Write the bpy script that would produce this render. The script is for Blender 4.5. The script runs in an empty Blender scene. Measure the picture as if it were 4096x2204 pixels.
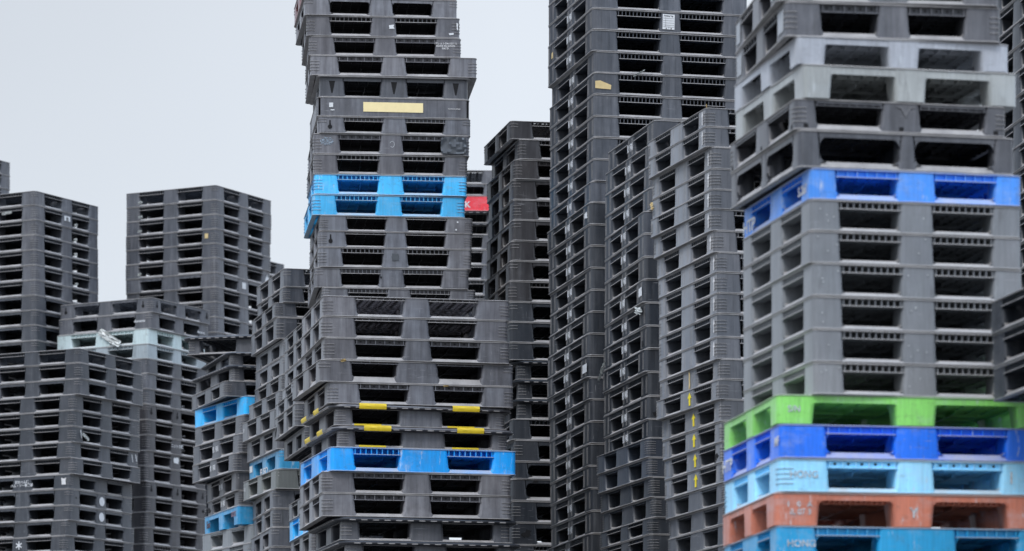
import bpy, bmesh, math, random
from mathutils import Vector, Matrix
random.seed(7)
C = bpy.context.scene.collection
SC = bpy.context.scene
PI = math.pi

# ------------------------------------------------------------------ camera
cam_d = bpy.data.cameras.new('camera')
cam = bpy.data.objects.new('camera', cam_d); C.objects.link(cam)
cam.location = (0, 0, 1.5); cam.rotation_euler = (PI/2, 0, 0)
cam_d.sensor_width = 36.0
cam_d.lens = 36.0*15500/4096
cam_d.shift_y = (3500-1102)/4096
cam_d.clip_start = 0.5; cam_d.clip_end = 3000
cam_d.dof.use_dof = True; cam_d.dof.focus_distance = 27.5; cam_d.dof.aperture_fstop = 4.0
SC.camera = cam
SC.render.resolution_x = 1024; SC.render.resolution_y = 551

# ------------------------------------------------------------------ world and sun (overcast)
SUN_EL, SUN_AZ = math.radians(50), math.radians(205)      # azimuth clockwise from +Y
w = bpy.data.worlds.new('World'); SC.world = w; w.use_nodes = True
nt = w.node_tree; nt.nodes.clear()
def wn(t, **k):
    n = nt.nodes.new(t)
    for a, b in k.items(): setattr(n, a, b)
    return n
sky = wn('ShaderNodeTexSky', sky_type='NISHITA', sun_disc=False)
sky.sun_elevation = SUN_EL; sky.sun_rotation = SUN_AZ; sky.air_density = 1.0; sky.dust_density = 4.0; sky.ozone_density = 1.0
tc = wn('ShaderNodeTexCoord'); sep = wn('ShaderNodeSeparateXYZ'); nt.links.new(tc.outputs['Generated'], sep.inputs[0])
ramp = wn('ShaderNodeValToRGB')           # cloud layer: pale near the horizon, brighter overhead
er = ramp.color_ramp.elements
er[0].position = 0.0; er[0].color = (7.9, 8.55, 9.35, 1)
er[1].position = 1.0; er[1].color = (19.5, 23.5, 30.0, 1)
e = ramp.color_ramp.elements.new(0.10); e.color = (8.0, 8.65, 9.45, 1)
e = ramp.color_ramp.elements.new(0.24); e.color = (7.0, 7.5, 8.2, 1)
e = ramp.color_ramp.elements.new(0.45); e.color = (12.6, 14.2, 17.0, 1)
nt.links.new(sep.outputs['Z'], ramp.inputs[0])
cn = wn('ShaderNodeTexNoise'); cn.inputs['Scale'].default_value = 4.0; cn.inputs['Detail'].default_value = 4
nt.links.new(tc.outputs['Generated'], cn.inputs['Vector'])
cmr = wn('ShaderNodeMapRange'); cmr.inputs['To Min'].default_value = 0.90; cmr.inputs['To Max'].default_value = 1.10
nt.links.new(cn.outputs['Fac'], cmr.inputs['Value'])
cm = wn('ShaderNodeMixRGB', blend_type='MULTIPLY'); cm.inputs[0].default_value = 1
nt.links.new(ramp.outputs[0], cm.inputs[1]); nt.links.new(cmr.outputs[0], cm.inputs[2])
mx = wn('ShaderNodeMixRGB'); mx.inputs[0].default_value = 0.94
nt.links.new(sky.outputs[0], mx.inputs[1])
azr = wn('ShaderNodeMapRange'); azr.inputs['From Min'].default_value = -.15; azr.inputs['From Max'].default_value = .0   # cloud is thinner ahead than to the left
azr.inputs['To Min'].default_value = .93; azr.inputs['To Max'].default_value = 1.12; nt.links.new(sep.outputs['X'], azr.inputs['Value'])
cz = wn('ShaderNodeMixRGB', blend_type='MULTIPLY'); cz.inputs[0].default_value = 1
nt.links.new(cm.outputs[0], cz.inputs[1]); nt.links.new(azr.outputs[0], cz.inputs[2]); nt.links.new(cz.outputs[0], mx.inputs[2])
bg = wn('ShaderNodeBackground'); bg.inputs['Strength'].default_value = 0.100
nt.links.new(mx.outputs[0], bg.inputs[0])
wo = wn('ShaderNodeOutputWorld'); nt.links.new(bg.outputs[0], wo.inputs[0])
sd = bpy.data.lights.new('sun', 'SUN'); sd.energy = 1.5; sd.angle = math.radians(14); sd.color = (1.0, 0.96, 0.92)
so = bpy.data.objects.new('sun', sd); C.objects.link(so)
sdir = Vector((math.sin(SUN_AZ)*math.cos(SUN_EL), math.cos(SUN_AZ)*math.cos(SUN_EL), math.sin(SUN_EL)))
so.rotation_euler = sdir.to_track_quat('Z', 'Y').to_euler(); so.location = (0, -5, 30)
SC.view_settings.view_transform = 'Standard'; SC.view_settings.look = 'None'
SC.view_settings.exposure = 0.0; SC.view_settings.gamma = 1.0; SC.view_settings.use_curve_mapping = False
SC.render.engine = 'CYCLES'

# ------------------------------------------------------------------ materials
def newmat(name):
    m = bpy.data.materials.new(name); m.use_nodes = True
    t = m.node_tree; t.nodes.clear()
    o = t.nodes.new('ShaderNodeOutputMaterial'); b = t.nodes.new('ShaderNodeBsdfPrincipled')
    t.links.new(b.outputs[0], o.inputs[0])
    return m, t, b
def scaled(t, vec, s):
    m = t.nodes.new('ShaderNodeMapping'); m.inputs['Scale'].default_value = s; t.links.new(vec, m.inputs['Vector']); return m.outputs[0]
def noise(t, vec, scale, detail=4, rough=0.55):
    n = t.nodes.new('ShaderNodeTexNoise'); n.inputs['Scale'].default_value = scale
    n.inputs['Detail'].default_value = detail; n.inputs['Roughness'].default_value = rough
    t.links.new(vec, n.inputs['Vector']); return n.outputs['Fac']
def mrange(t, v, a, b, c, d):
    n = t.nodes.new('ShaderNodeMapRange'); n.inputs['From Min'].default_value = a; n.inputs['From Max'].default_value = b
    n.inputs['To Min'].default_value = c; n.inputs['To Max'].default_value = d; t.links.new(v, n.inputs['Value']); return n.outputs[0]
def mixc(t, f, a, b, mode='MIX'):
    n = t.nodes.new('ShaderNodeMixRGB'); n.blend_type = mode
    for i, x in enumerate((f, a, b)):
        if isinstance(x, (int, float)): n.inputs[i].default_value = x if i == 0 else (x, x, x, 1)
        elif isinstance(x, tuple): n.inputs[i].default_value = (*x, 1)
        else: t.links.new(x, n.inputs[i])
    return n.outputs[0]

def plastic(name, dust, chalk=0.0, spec=0.5):
    """moulded plastic: fresh colour from the object; 'chalk' is the bloom of outer faces, held back where shade is painted in, 'dust' settled dirt"""
    m, t, b = newmat(name)
    oi = t.nodes.new('ShaderNodeObjectInfo'); g = t.nodes.new('ShaderNodeNewGeometry')
    pos = g.outputs['Position']
    big = noise(t, pos, 1.6, 3); mid = noise(t, pos, 9.0, 5, 0.65)
    stre = noise(t, scaled(t, pos, (26, 26, 2.2)), 1.0, 4, 0.6)
    stre2 = noise(t, scaled(t, pos, (70, 70, 5)), 1.0, 3, 0.7)
    fine = noise(t, pos, 90, 3, 0.7)
    col = mixc(t, 1.0, oi.outputs['Color'], mrange(t, big, .3, .7, .82, 1.18), 'MULTIPLY')
    def mul(x, y):
        n = t.nodes.new('ShaderNodeMath'); n.operation = 'MULTIPLY'
        for i, v in enumerate((x, y)):
            if isinstance(v, (int, float)): n.inputs[i].default_value = v
            else: t.links.new(v, n.inputs[i])
        return n.outputs[0]
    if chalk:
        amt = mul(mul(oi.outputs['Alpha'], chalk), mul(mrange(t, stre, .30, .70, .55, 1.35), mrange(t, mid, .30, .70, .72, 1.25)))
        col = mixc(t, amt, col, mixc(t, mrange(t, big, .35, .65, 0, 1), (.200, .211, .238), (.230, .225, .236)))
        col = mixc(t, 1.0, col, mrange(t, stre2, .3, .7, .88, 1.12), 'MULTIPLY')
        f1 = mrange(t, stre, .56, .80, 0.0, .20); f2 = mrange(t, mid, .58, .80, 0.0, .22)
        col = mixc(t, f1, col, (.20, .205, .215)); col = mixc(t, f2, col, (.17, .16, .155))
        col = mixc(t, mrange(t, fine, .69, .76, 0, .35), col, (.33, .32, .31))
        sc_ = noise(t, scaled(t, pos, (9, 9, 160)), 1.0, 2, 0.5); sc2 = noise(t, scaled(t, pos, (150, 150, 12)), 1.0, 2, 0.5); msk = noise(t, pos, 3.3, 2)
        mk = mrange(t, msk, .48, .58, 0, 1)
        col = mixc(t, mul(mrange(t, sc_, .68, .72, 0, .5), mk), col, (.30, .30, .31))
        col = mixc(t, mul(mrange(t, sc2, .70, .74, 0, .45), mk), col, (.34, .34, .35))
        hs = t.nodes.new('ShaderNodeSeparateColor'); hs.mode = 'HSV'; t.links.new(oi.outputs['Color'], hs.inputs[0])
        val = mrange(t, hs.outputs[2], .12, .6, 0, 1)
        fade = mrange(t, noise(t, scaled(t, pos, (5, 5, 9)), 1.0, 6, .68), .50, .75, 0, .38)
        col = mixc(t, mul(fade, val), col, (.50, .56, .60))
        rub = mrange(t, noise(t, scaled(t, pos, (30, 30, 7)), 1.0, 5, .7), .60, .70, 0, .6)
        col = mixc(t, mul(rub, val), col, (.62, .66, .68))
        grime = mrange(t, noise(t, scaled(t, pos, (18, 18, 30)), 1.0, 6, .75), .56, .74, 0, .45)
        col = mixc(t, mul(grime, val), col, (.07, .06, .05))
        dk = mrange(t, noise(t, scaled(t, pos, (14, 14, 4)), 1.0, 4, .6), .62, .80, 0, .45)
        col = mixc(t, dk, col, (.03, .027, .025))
    if dust:
        col = mixc(t, mrange(t, mid, .25, .65, dust*.55, dust), col, (.45, .43, .415))
    t.links.new(col, b.inputs['Base Color'])
    t.links.new(mrange(t, stre, .3, .7, .31 + dust*.35, .52 + dust*.35), b.inputs['Roughness'])
    b.inputs['Specular IOR Level'].default_value = spec
    if chalk >= 1:
        b.inputs['Sheen Weight'].default_value = .12 if chalk == 1 else .40; b.inputs['Sheen Roughness'].default_value = .45; b.inputs['Sheen Tint'].default_value = (.86, .93, 1, 1)
    bp = t.nodes.new('ShaderNodeBump'); bp.inputs['Strength'].default_value = .25; bp.inputs['Distance'].default_value = .004
    t.links.new(mid, bp.inputs['Height']); t.links.new(bp.outputs[0], b.inputs['Normal'])
    return m
PL = plastic('moulded_plastic', 0.0)  # inner parts: no bloom, dark colour stands for the shade there
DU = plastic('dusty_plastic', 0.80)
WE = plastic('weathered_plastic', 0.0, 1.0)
BL = plastic('bleached_plastic', 0.0, 1.75)
SI = plastic('tunnel_plastic', 0.0, .70)
SH = plastic('side_shade_plastic', 0.0, .22)  # side faces of the fine-ribbed towers, shade put into the colour
def flat(name, col, rough=.6, var=.12):
    m, t, b = newmat(name); g = t.nodes.new('ShaderNodeNewGeometry')
    n = noise(t, g.outputs['Position'], 30, 4)
    t.links.new(mixc(t, 1.0, col, mrange(t, n, .3, .7, 1-var, 1+var), 'MULTIPLY'), b.inputs['Base Color'])
    b.inputs['Roughness'].default_value = rough
    return m
WHITE = flat('white_print', (.62, .63, .64)); PAPER = flat('paper', (.66, .67, .67), .7, .06)
def worn(name, col, lo, hi):
    m = flat(name, col, .75, .3); t = m.node_tree; b = [n for n in t.nodes if n.type == 'BSDF_PRINCIPLED'][0]
    g = t.nodes.new('ShaderNodeNewGeometry'); t.links.new(mrange(t, noise(t, g.outputs['Position'], 95, 4, .7), lo, hi, 0, 1), b.inputs['Alpha'])
    return m
YEL = flat('yellow_tape', (.72, .52, .02), .45, .1); ARR = flat('yellow_sticker', (.88, .70, .02), .5, .05)
BEI = flat('faded_yellow_label', (.92, .76, .40), .6, .04); TAN = flat('masking_tape', (.62, .47, .22), .6)
INK = flat('black_ink', (.03, .03, .035)); HOLE = flat('keyhole_shadow', (.006, .006, .007), .9)  # last one: flat dark colour standing for shade inside holes
WRAP = flat('plastic_film', (.50, .52, .50), .35); FILM = flat('dark_film', (.07, .078, .088), .14)
REDP = flat('red_brown_face', (.22, .05, .035), .5)
m_, t_, b_ = newmat('yard_ground'); g_ = t_.nodes.new('ShaderNodeNewGeometry')
n1 = noise(t_, g_.outputs['Position'], .8, 8, .6); n2 = noise(t_, g_.outputs['Position'], 40, 6, .7)
c_ = mixc(t_, mrange(t_, n1, .35, .65, 0, 1), (.075, .072, .068), (.12, .115, .11)); c_ = mixc(t_, 1.0, c_, mrange(t_, n2, .3, .7, .75, 1.2), 'MULTIPLY')
t_.links.new(c_, b_.inputs['Base Color']); b_.inputs['Roughness'].default_value = .95
GROUND = m_

# ------------------------------------------------------------------ mesh helpers
def finish(bm, name, mats, smooth_angle=35):
    bmesh.ops.remove_doubles(bm, verts=bm.verts, dist=1e-5)
    bmesh.ops.recalc_face_normals(bm, faces=bm.faces)
    me = bpy.data.meshes.new(name); bm.to_mesh(me); bm.free()
    for m in (mats if isinstance(mats, (list, tuple)) else [mats]): me.materials.append(m)
    for p in me.polygons: p.use_smooth = True
    me.set_sharp_from_angle(angle=math.radians(smooth_angle))
    return me
def box(bm, x0, x1, y0, y1, z0, z1, mi=0):
    v = [bm.verts.new((x, y, z)) for z in (z0, z1) for y in (y0, y1) for x in (x0, x1)]
    for f in ((0,2,3,1),(4,5,7,6),(0,1,5,4),(2,6,7,3),(0,4,6,2),(1,3,7,5)):
        bm.faces.new([v[i] for i in f]).material_index = mi
def rrect(x0, x1, y0, y1, rs, n=4):
    """rounded rectangle loop, radii for corners (x0y0, x1y0, x1y1, x0y1)"""
    pts = []
    for (cx, cy, a0, r) in ((x0, y0, PI, rs[0]), (x1, y0, 1.5*PI, rs[1]), (x1, y1, 0, rs[2]), (x0, y1, .5*PI, rs[3])):
        sx = 1 if cx == x0 else -1; sy = 1 if cy == y0 else -1
        for k in range(n+1):
            a = a0 + .5*PI*k/n
            pts.append((cx + sx*r + r*math.cos(a), cy + sy*r + r*math.sin(a)))
    return pts
def loft(bm, loops, cap0=True, cap1=True, mi=0):
    vs = [[bm.verts.new(p) for p in L] for L in loops]
    n = len(vs[0])
    for a, b in zip(vs[:-1], vs[1:]):
        for i in range(n):
            j = (i+1) % n
            bm.faces.new((a[i], a[j], b[j], b[i])).material_index = mi
    if cap0: bm.faces.new(vs[0][::-1]).material_index = mi
    if cap1: bm.faces.new(vs[-1]).material_index = mi
def ring(bm, h, w, r, prof, mi=0):
    """frame ring: prof = [(outset, z), ...] walked as a closed profile; inner edge at -w"""
    loops = []
    for (o, z) in prof:
        rr = max(.004, r + o)
        loops.append([(x, y, z) for x, y in rrect(-h-o, h+o, -h-o, h+o, (rr,)*4, 5)])
    vs = [[bm.verts.new(p) for p in L] for L in loops]
    n = len(vs[0]); m = len(vs)
    for k in range(m):
        a, b = vs[k], vs[(k+1) % m]
        for i in range(n):
            j = (i+1) % n
            bm.faces.new((a[i], a[j], b[j], b[i])).material_index = mi

HW = 0.55; HT = 0.15                         # canonical pallet 1.1 x 1.1 x 0.15
def side_xf(s):
    """map (u along side from its left end seen from outside, inward depth q, z) to pallet coordinates; s 0 front 1 right 2 back 3 left"""
    def f(u, q, z, H=HW):
        x, y = u - HW, -H + q
        for _ in range(s): x, y = -y, x
        return (x, y, z)
    return f
def sbox(bm, s, u0, u1, q0, q1, z0, z1, mi=0, H=HW):
    f = side_xf(s); a = f(u0, q0, z0, H); b = f(u1, q1, z1, H)
    box(bm, min(a[0], b[0]), max(a[0], b[0]), min(a[1], b[1]), max(a[1], b[1]), z0, z1, mi)
def sprism(bm, s, u0, u1, prof, mi=0, H=HW):
    f = side_xf(s)
    A = [bm.verts.new(f(u0, q, z, H)) for q, z in prof]; B = [bm.verts.new(f(u1, q, z, H)) for q, z in prof]
    n = len(prof)
    for i in range(n):
        j = (i+1) % n; bm.faces.new((A[i], A[j], B[j], B[i])).material_index = mi
    bm.faces.new(A[::-1]).material_index = mi; bm.faces.new(B).material_index = mi

# type parameters. cb/mb corner and middle block widths; ts/bs top and bottom strip heights; strip style; n ribs; r opening radius
TY = {
 'ribs':   dict(cb=.170, mb=.180, ts=0.04, bs=0.02, strip='open', n=9, notch=1),
 'wide':   dict(cb=.185, mb=.215, ts=0.036, bs=0.019, strip='plain', n=6, notch=1, r=.012),
 'pins':   dict(cb=.185, mb=.160, ts=0.04, bs=0.02, strip='back', n=6, notch=0, pins=1),
 'round':  dict(cb=.180, mb=.165, ts=0.032, bs=0.021, strip='plain', n=0, notch=1, r=.022),
 'round2': dict(cb=.190, mb=.175, ts=0.042, bs=0.022, strip='back', n=9, notch=1, r=.014, panel=1),
 'dots':   dict(cb=.185, mb=.160, ts=0.042, bs=0.022, strip='dots', n=5, notch=1),
 'dribs':  dict(cb=.180, mb=.150, ts=0.046, bs=0.018, strip='open', n=11, notch=0, stripe=1, sideshade=1, fl=0.006),
 'aribs':  dict(cb=.150, mb=.245, ts=0.04, bs=0.02, strip='open', n=8, notch=1, stripe=1, bleach=1, fl=0.006),
 'ridged': dict(cb=.165, mb=.240, ts=.024, bs=.014, strip='slope', n=8, notch=1, many=1),
 'lat':    dict(cb=.195, mb=.155, ts=0.026, bs=0.02, strip='back', n=7, notch=1),
 'solidwide': dict(cb=.180, mb=.235, ts=.022, bs=.040, strip='dots', n=5, notch=1),
 'wideribs': dict(cb=.140, mb=.290, ts=0.044, bs=0.024, strip='open', n=8, notch=0),
 'oval2':  dict(cb=.190, mb=.200, ts=.030, bs=.024, strip='slope', n=8, notch=0, r=.010, pins=1),
 'gribs':  dict(cb=0.155, mb=.180, ts=0.041, bs=0.019, strip='open', n=9, notch=0, r=.012, fl=0.004),
 'gblue':  dict(cb=.140, mb=.200, ts=.040, bs=.028, strip='back', n=6, notch=0, r=.014, fl=.006),
 'gblue2': dict(cb=.190, mb=.180, ts=.040, bs=.028, strip='back', n=6, notch=0, r=.018, fl=.004),
 'gwide':  dict(cb=.155, mb=.310, ts=.044, bs=.020, strip='back', n=6, notch=0, r=.022, fl=.003),
 'gdots':  dict(cb=0.2, mb=0.155, ts=0.04, bs=.020, strip='dots', n=5, notch=1, fl=0.006),
 'redp':   dict(cb=0.175, mb=.160, ts=.034, bs=.000, strip='arch', n=12, notch=0, r=.022, feet=1),
 'feet':   dict(cb=.145, mb=.160, ts=.040, bs=.000, strip='plain', n=0, notch=0, r=.010, feet=1),
 'slotfeet': dict(cb=.110, mb=.200, ts=.032, bs=.028, strip='slope', n=8, notch=1, r=.008, slots=1),
 'oval':   dict(cb=.105, mb=.080, ts=.028, bs=.026, strip='plain', n=0, notch=0, r=.034, frame=1, skyblock=1),
 'split':  dict(cb=.195, mb=.190, ts=.034, bs=.014, strip='plain', n=0, notch=0, cleft=1, inset=.020),
 'panel':  dict(cb=.180, mb=.180, ts=.030, bs=.020, strip='plain', n=0, notch=0, solid=1),
 'rim':    dict(cb=.150, mb=.200, ts=.030, bs=.016, strip='back', n=6, notch=1, inset=.045, rim=1),
 'rimtape': dict(cb=.140, mb=.260, ts=.034, bs=.016, strip='back', n=6, notch=1, inset=.040, rim=1, many=1),
}
def openings(p):
    o = (2*HW - 2*p['cb'] - p['mb'])/2
    return [(p['cb'], p['cb']+o), (p['cb']+o+p['mb'], 2*HW-p['cb'])]
def lattice(bm, H, z0, z1, step, t, mi=0):
    n = max(2, int(round(2*H/step)))
    for i in range(1, n):
        c = -H + 2*H*i/n
        box(bm, c-t/2, c+t/2, -H, H, z0, z1, mi)
        box(bm, -H, H, c-t/2-.0007, c+t/2+.0007, z0+.001, z1-.001, mi)
def slotted(bm, H, z0, z1, step, gap, mi=0):
    n = int(round(2*H/step))
    for i in range(n):
        a = -H + 2*H*i/n
        box(bm, a+gap/2, a+2*H/n-gap/2, -H, H, z0, z1, mi)

def top_deck(p):
    bm = bmesh.new(); ins = p.get('inset', 0); H = HW-ins; ts = p['ts']; zt = HT
    zl = zt-ts
    if p.get('rim'):
        ring(bm, HW-.03, 0, .07, [(-.06, zl+.004), (.020, zl+.004), (.030, zl+.010), (.034, zl+.018), (.030, zt-.006), (.022, zt-.0015), (-.06, zt-.0015)], 0)
        for s in range(4):                                   # slots along the rim
            for k in range(14):
                u = .10 + k*(.90/13)
                sbox(bm, s, u-.018, u+.018, -.0055, .02, zl+.008, zl+.014, 1)
    elif not p.get('solid'):
        ring(bm, HW, 0, .028, [(-.05, zt-.008), (.001, zt-.008), (.004, zt-.006), (.004, zt-.0025), (.001, zt-.0012), (-.05, zt-.0012)], 1)
    for s in range(4):
        for (u0, u1) in openings(p):
            st_ = p['strip']; q0 = .002
            if p.get('solid'): continue
            e = .006
            if st_ in ('open', 'back', 'dots', 'slope'):
                q1 = {'open': .060, 'back': .016, 'dots': .014, 'slope': .05}[st_]
                sbox(bm, s, u0-e, u1+e, q0, q1+.004, zl, zl+.004, 0, H)            # lower flange
                if st_ in ('open', 'back'): sbox(bm, s, u0-e, u1+e, -.0015, q0, zl-.0005, zl+.0035, 1, H)
                if st_ == 'slope': sprism(bm, s, u0, u1, [(q0, zl+.012), (q0, zt-.009), (q1, zt-.009), (q1, zl-.001), (q1-.004, zl-.001)], 0, H)
                elif st_ == 'dots': sbox(bm, s, u0, u1, q1, q1+.006, zl+.0045, zt-.009, 0, H)
                else: sbox(bm, s, u0, u1, q1, q1+.004, zl+.0045, zt-.009, 0, H)
                n = p['n']
                for k in range(n+1):
                    u = u0 + .004 + (u1-u0-.008)*k/n
                    sbox(bm, s, u-.0025, u+.0025, q0+.001, q1, zl+.0045, zt-.0085, 0, H)
                if st_ == 'dots':
                    f = side_xf(s)
                    for k in range(n):
                        u = u0 + (u1-u0)*(k+.5)/n; zc = zl+.020
                        L0 = [bm.verts.new(f(u+.0065*math.cos(a*PI/4), q1-.0006, zc+.0065*math.sin(a*PI/4), H)) for a in range(8)]
                        bm.faces.new(L0).material_index = 2
            else:                                             # plain or arched band with rounded upper corners
                r = p.get('r', .008); q1 = .012
                sbox(bm, s, u0-.004, u1+.004, q0, q1, zl, zt-.0085, 0, H)
                if st_ == 'arch':
                    sbox(bm, s, u0+.02, u1-.02, .05, .056, zl-.012, zl+.02, 0, H)
                    for k in range(13):
                        u = u0+.02+(u1-u0-.04)*k/12; sbox(bm, s, u-.002, u+.002, .016, .05, zl-.008, zl+.01, 0, H)
            r = p.get('r', 0)
            if r:                                             # corner fillets of the opening
                f = side_xf(s)
                for (uc, sg) in ((u0, 1), (u1, -1)):
                    for (zc, sz) in ((zl, -1),) + (((p['bs'], 1),) if p['bs'] else ()):
                        prof = [(uc, zc)] + [(uc+sg*(r-r*math.sin(a*PI/10)), zc+sz*(r-r*math.cos(a*PI/10))) for a in range(6)]
                        A = [bm.verts.new(f(u, .003, z, H)) for u, z in prof]; B = [bm.verts.new(f(u, .03, z, H)) for u, z in prof]
                        m = len(prof)
                        for i in range(m):
                            j = (i+1) % m; bm.faces.new((A[i], A[j], B[j], B[i]))
                        bm.faces.new(A[::-1]); bm.faces.new(B)
    Hi = H-.066
    lattice(bm, Hi, zt-ts+.004, zt-.006, .070, .004)
    slotted(bm, Hi, zt-.006, zt-.003, .070, p.get('gap', .010))
    lattice(bm, Hi-.14, zt-ts-.012, zt-ts+.003, .14, .006)
    if p.get('skyblock'):  # added webs and side plate that keep sky light out of the openings
        sbox(bm, 1, .06, 2*HW-.06, .03, .04, .02, zt-.02); box(bm, -.012, .012, -H+.05, H-.05, .03, zt-.03); box(bm, -H+.05, H-.05, -.0125, .0125, .0305, zt-.0305)
    if p.get('solid'):
        for s in range(4):
            g = .0 if s % 2 == 0 else .0265
            sbox(bm, s, .02, 2*HW-.02, .0, .008, .004, zt-.004, 0)
            for u in (.06, .20, .225, .90, .925, 1.05):
                sbox(bm, s, u-.0015, u+.0015, -.002, .001, .012, zt-.012, 0)
        ring(bm, HW, 0, .028, [(-.02, zt-.008), (.001, zt-.008), (.004, zt-.006), (.004, zt-.0025), (-.02, zt-.0015)], 1)
    bmesh.ops.recalc_face_normals(bm, faces=bm.faces)
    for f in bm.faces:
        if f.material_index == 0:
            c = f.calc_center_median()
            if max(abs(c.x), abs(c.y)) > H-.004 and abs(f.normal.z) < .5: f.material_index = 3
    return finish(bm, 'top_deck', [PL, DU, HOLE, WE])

def bottom_deck(p):
    if p.get('feet'): return None
    bm = bmesh.new(); ins = p.get('inset', 0); H = HW-ins if not p.get('rim') else HW-ins+.012; bs = max(.012, p['bs'])
    ring(bm, H, 0, .028, [(-.03, .0015), (.001, .0015), (.004, .003), (.004, .006), (.001, .0075), (-.03, .0075)], 1)
    if not p.get('solid'):
        for s in range(4):
            for (u0, u1) in openings(p):
                e = .004
                sprism(bm, s, u0-e, u1+e, [(.0005, .0076), (.002, .0095), (.015, bs+.003), (.024, bs+.003), (.024, .0076)], 1, H)
    # perimeter boards and cross boards: ribs below a thin slotted plate
    n = 15
    for i in range(n):
        a = -H+.03 + (2*H-.06)*i/n; b = a + (2*H-.06)/n
        for (y0, y1) in ((-H+.028, -H+.13), (-.06, .06), (H-.13, H-.028)):
            box(bm, a, a+.004, y0, y1, .003, bs-.003)
            box(bm, a+.004, b-.012, y0, y1, bs-.006, bs-.003)
    for (y0, y1) in ((-H+.028, -H+.13), (-.06, .06), (H-.13, H-.028)):
        for y in (y0, (y0+y1)/2, y1): box(bm, -H+.03, H-.03, y-.002, y+.002, .0035, bs-.0035)
    for (x0, x1) in ((-H+.028, -H+.13), (-.06, .06), (H-.13, H-.028)):
        for y0, y1 in ((-H+.133, -.063), (.063, H-.133)):
            for k in range(6):
                c = y0+(y1-y0)*k/6; box(bm, x0, x1, c, c+.004, .003, bs-.003); box(bm, x0, x1, c+.004, c+(y1-y0)/6-.012, bs-.006, bs-.003)
            for x in (x0, (x0+x1)/2, x1): box(bm, x-.002, x+.002, y0, y1, .0035, bs-.0035)
    return finish(bm, 'bottom_deck', [PL, DU])

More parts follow.
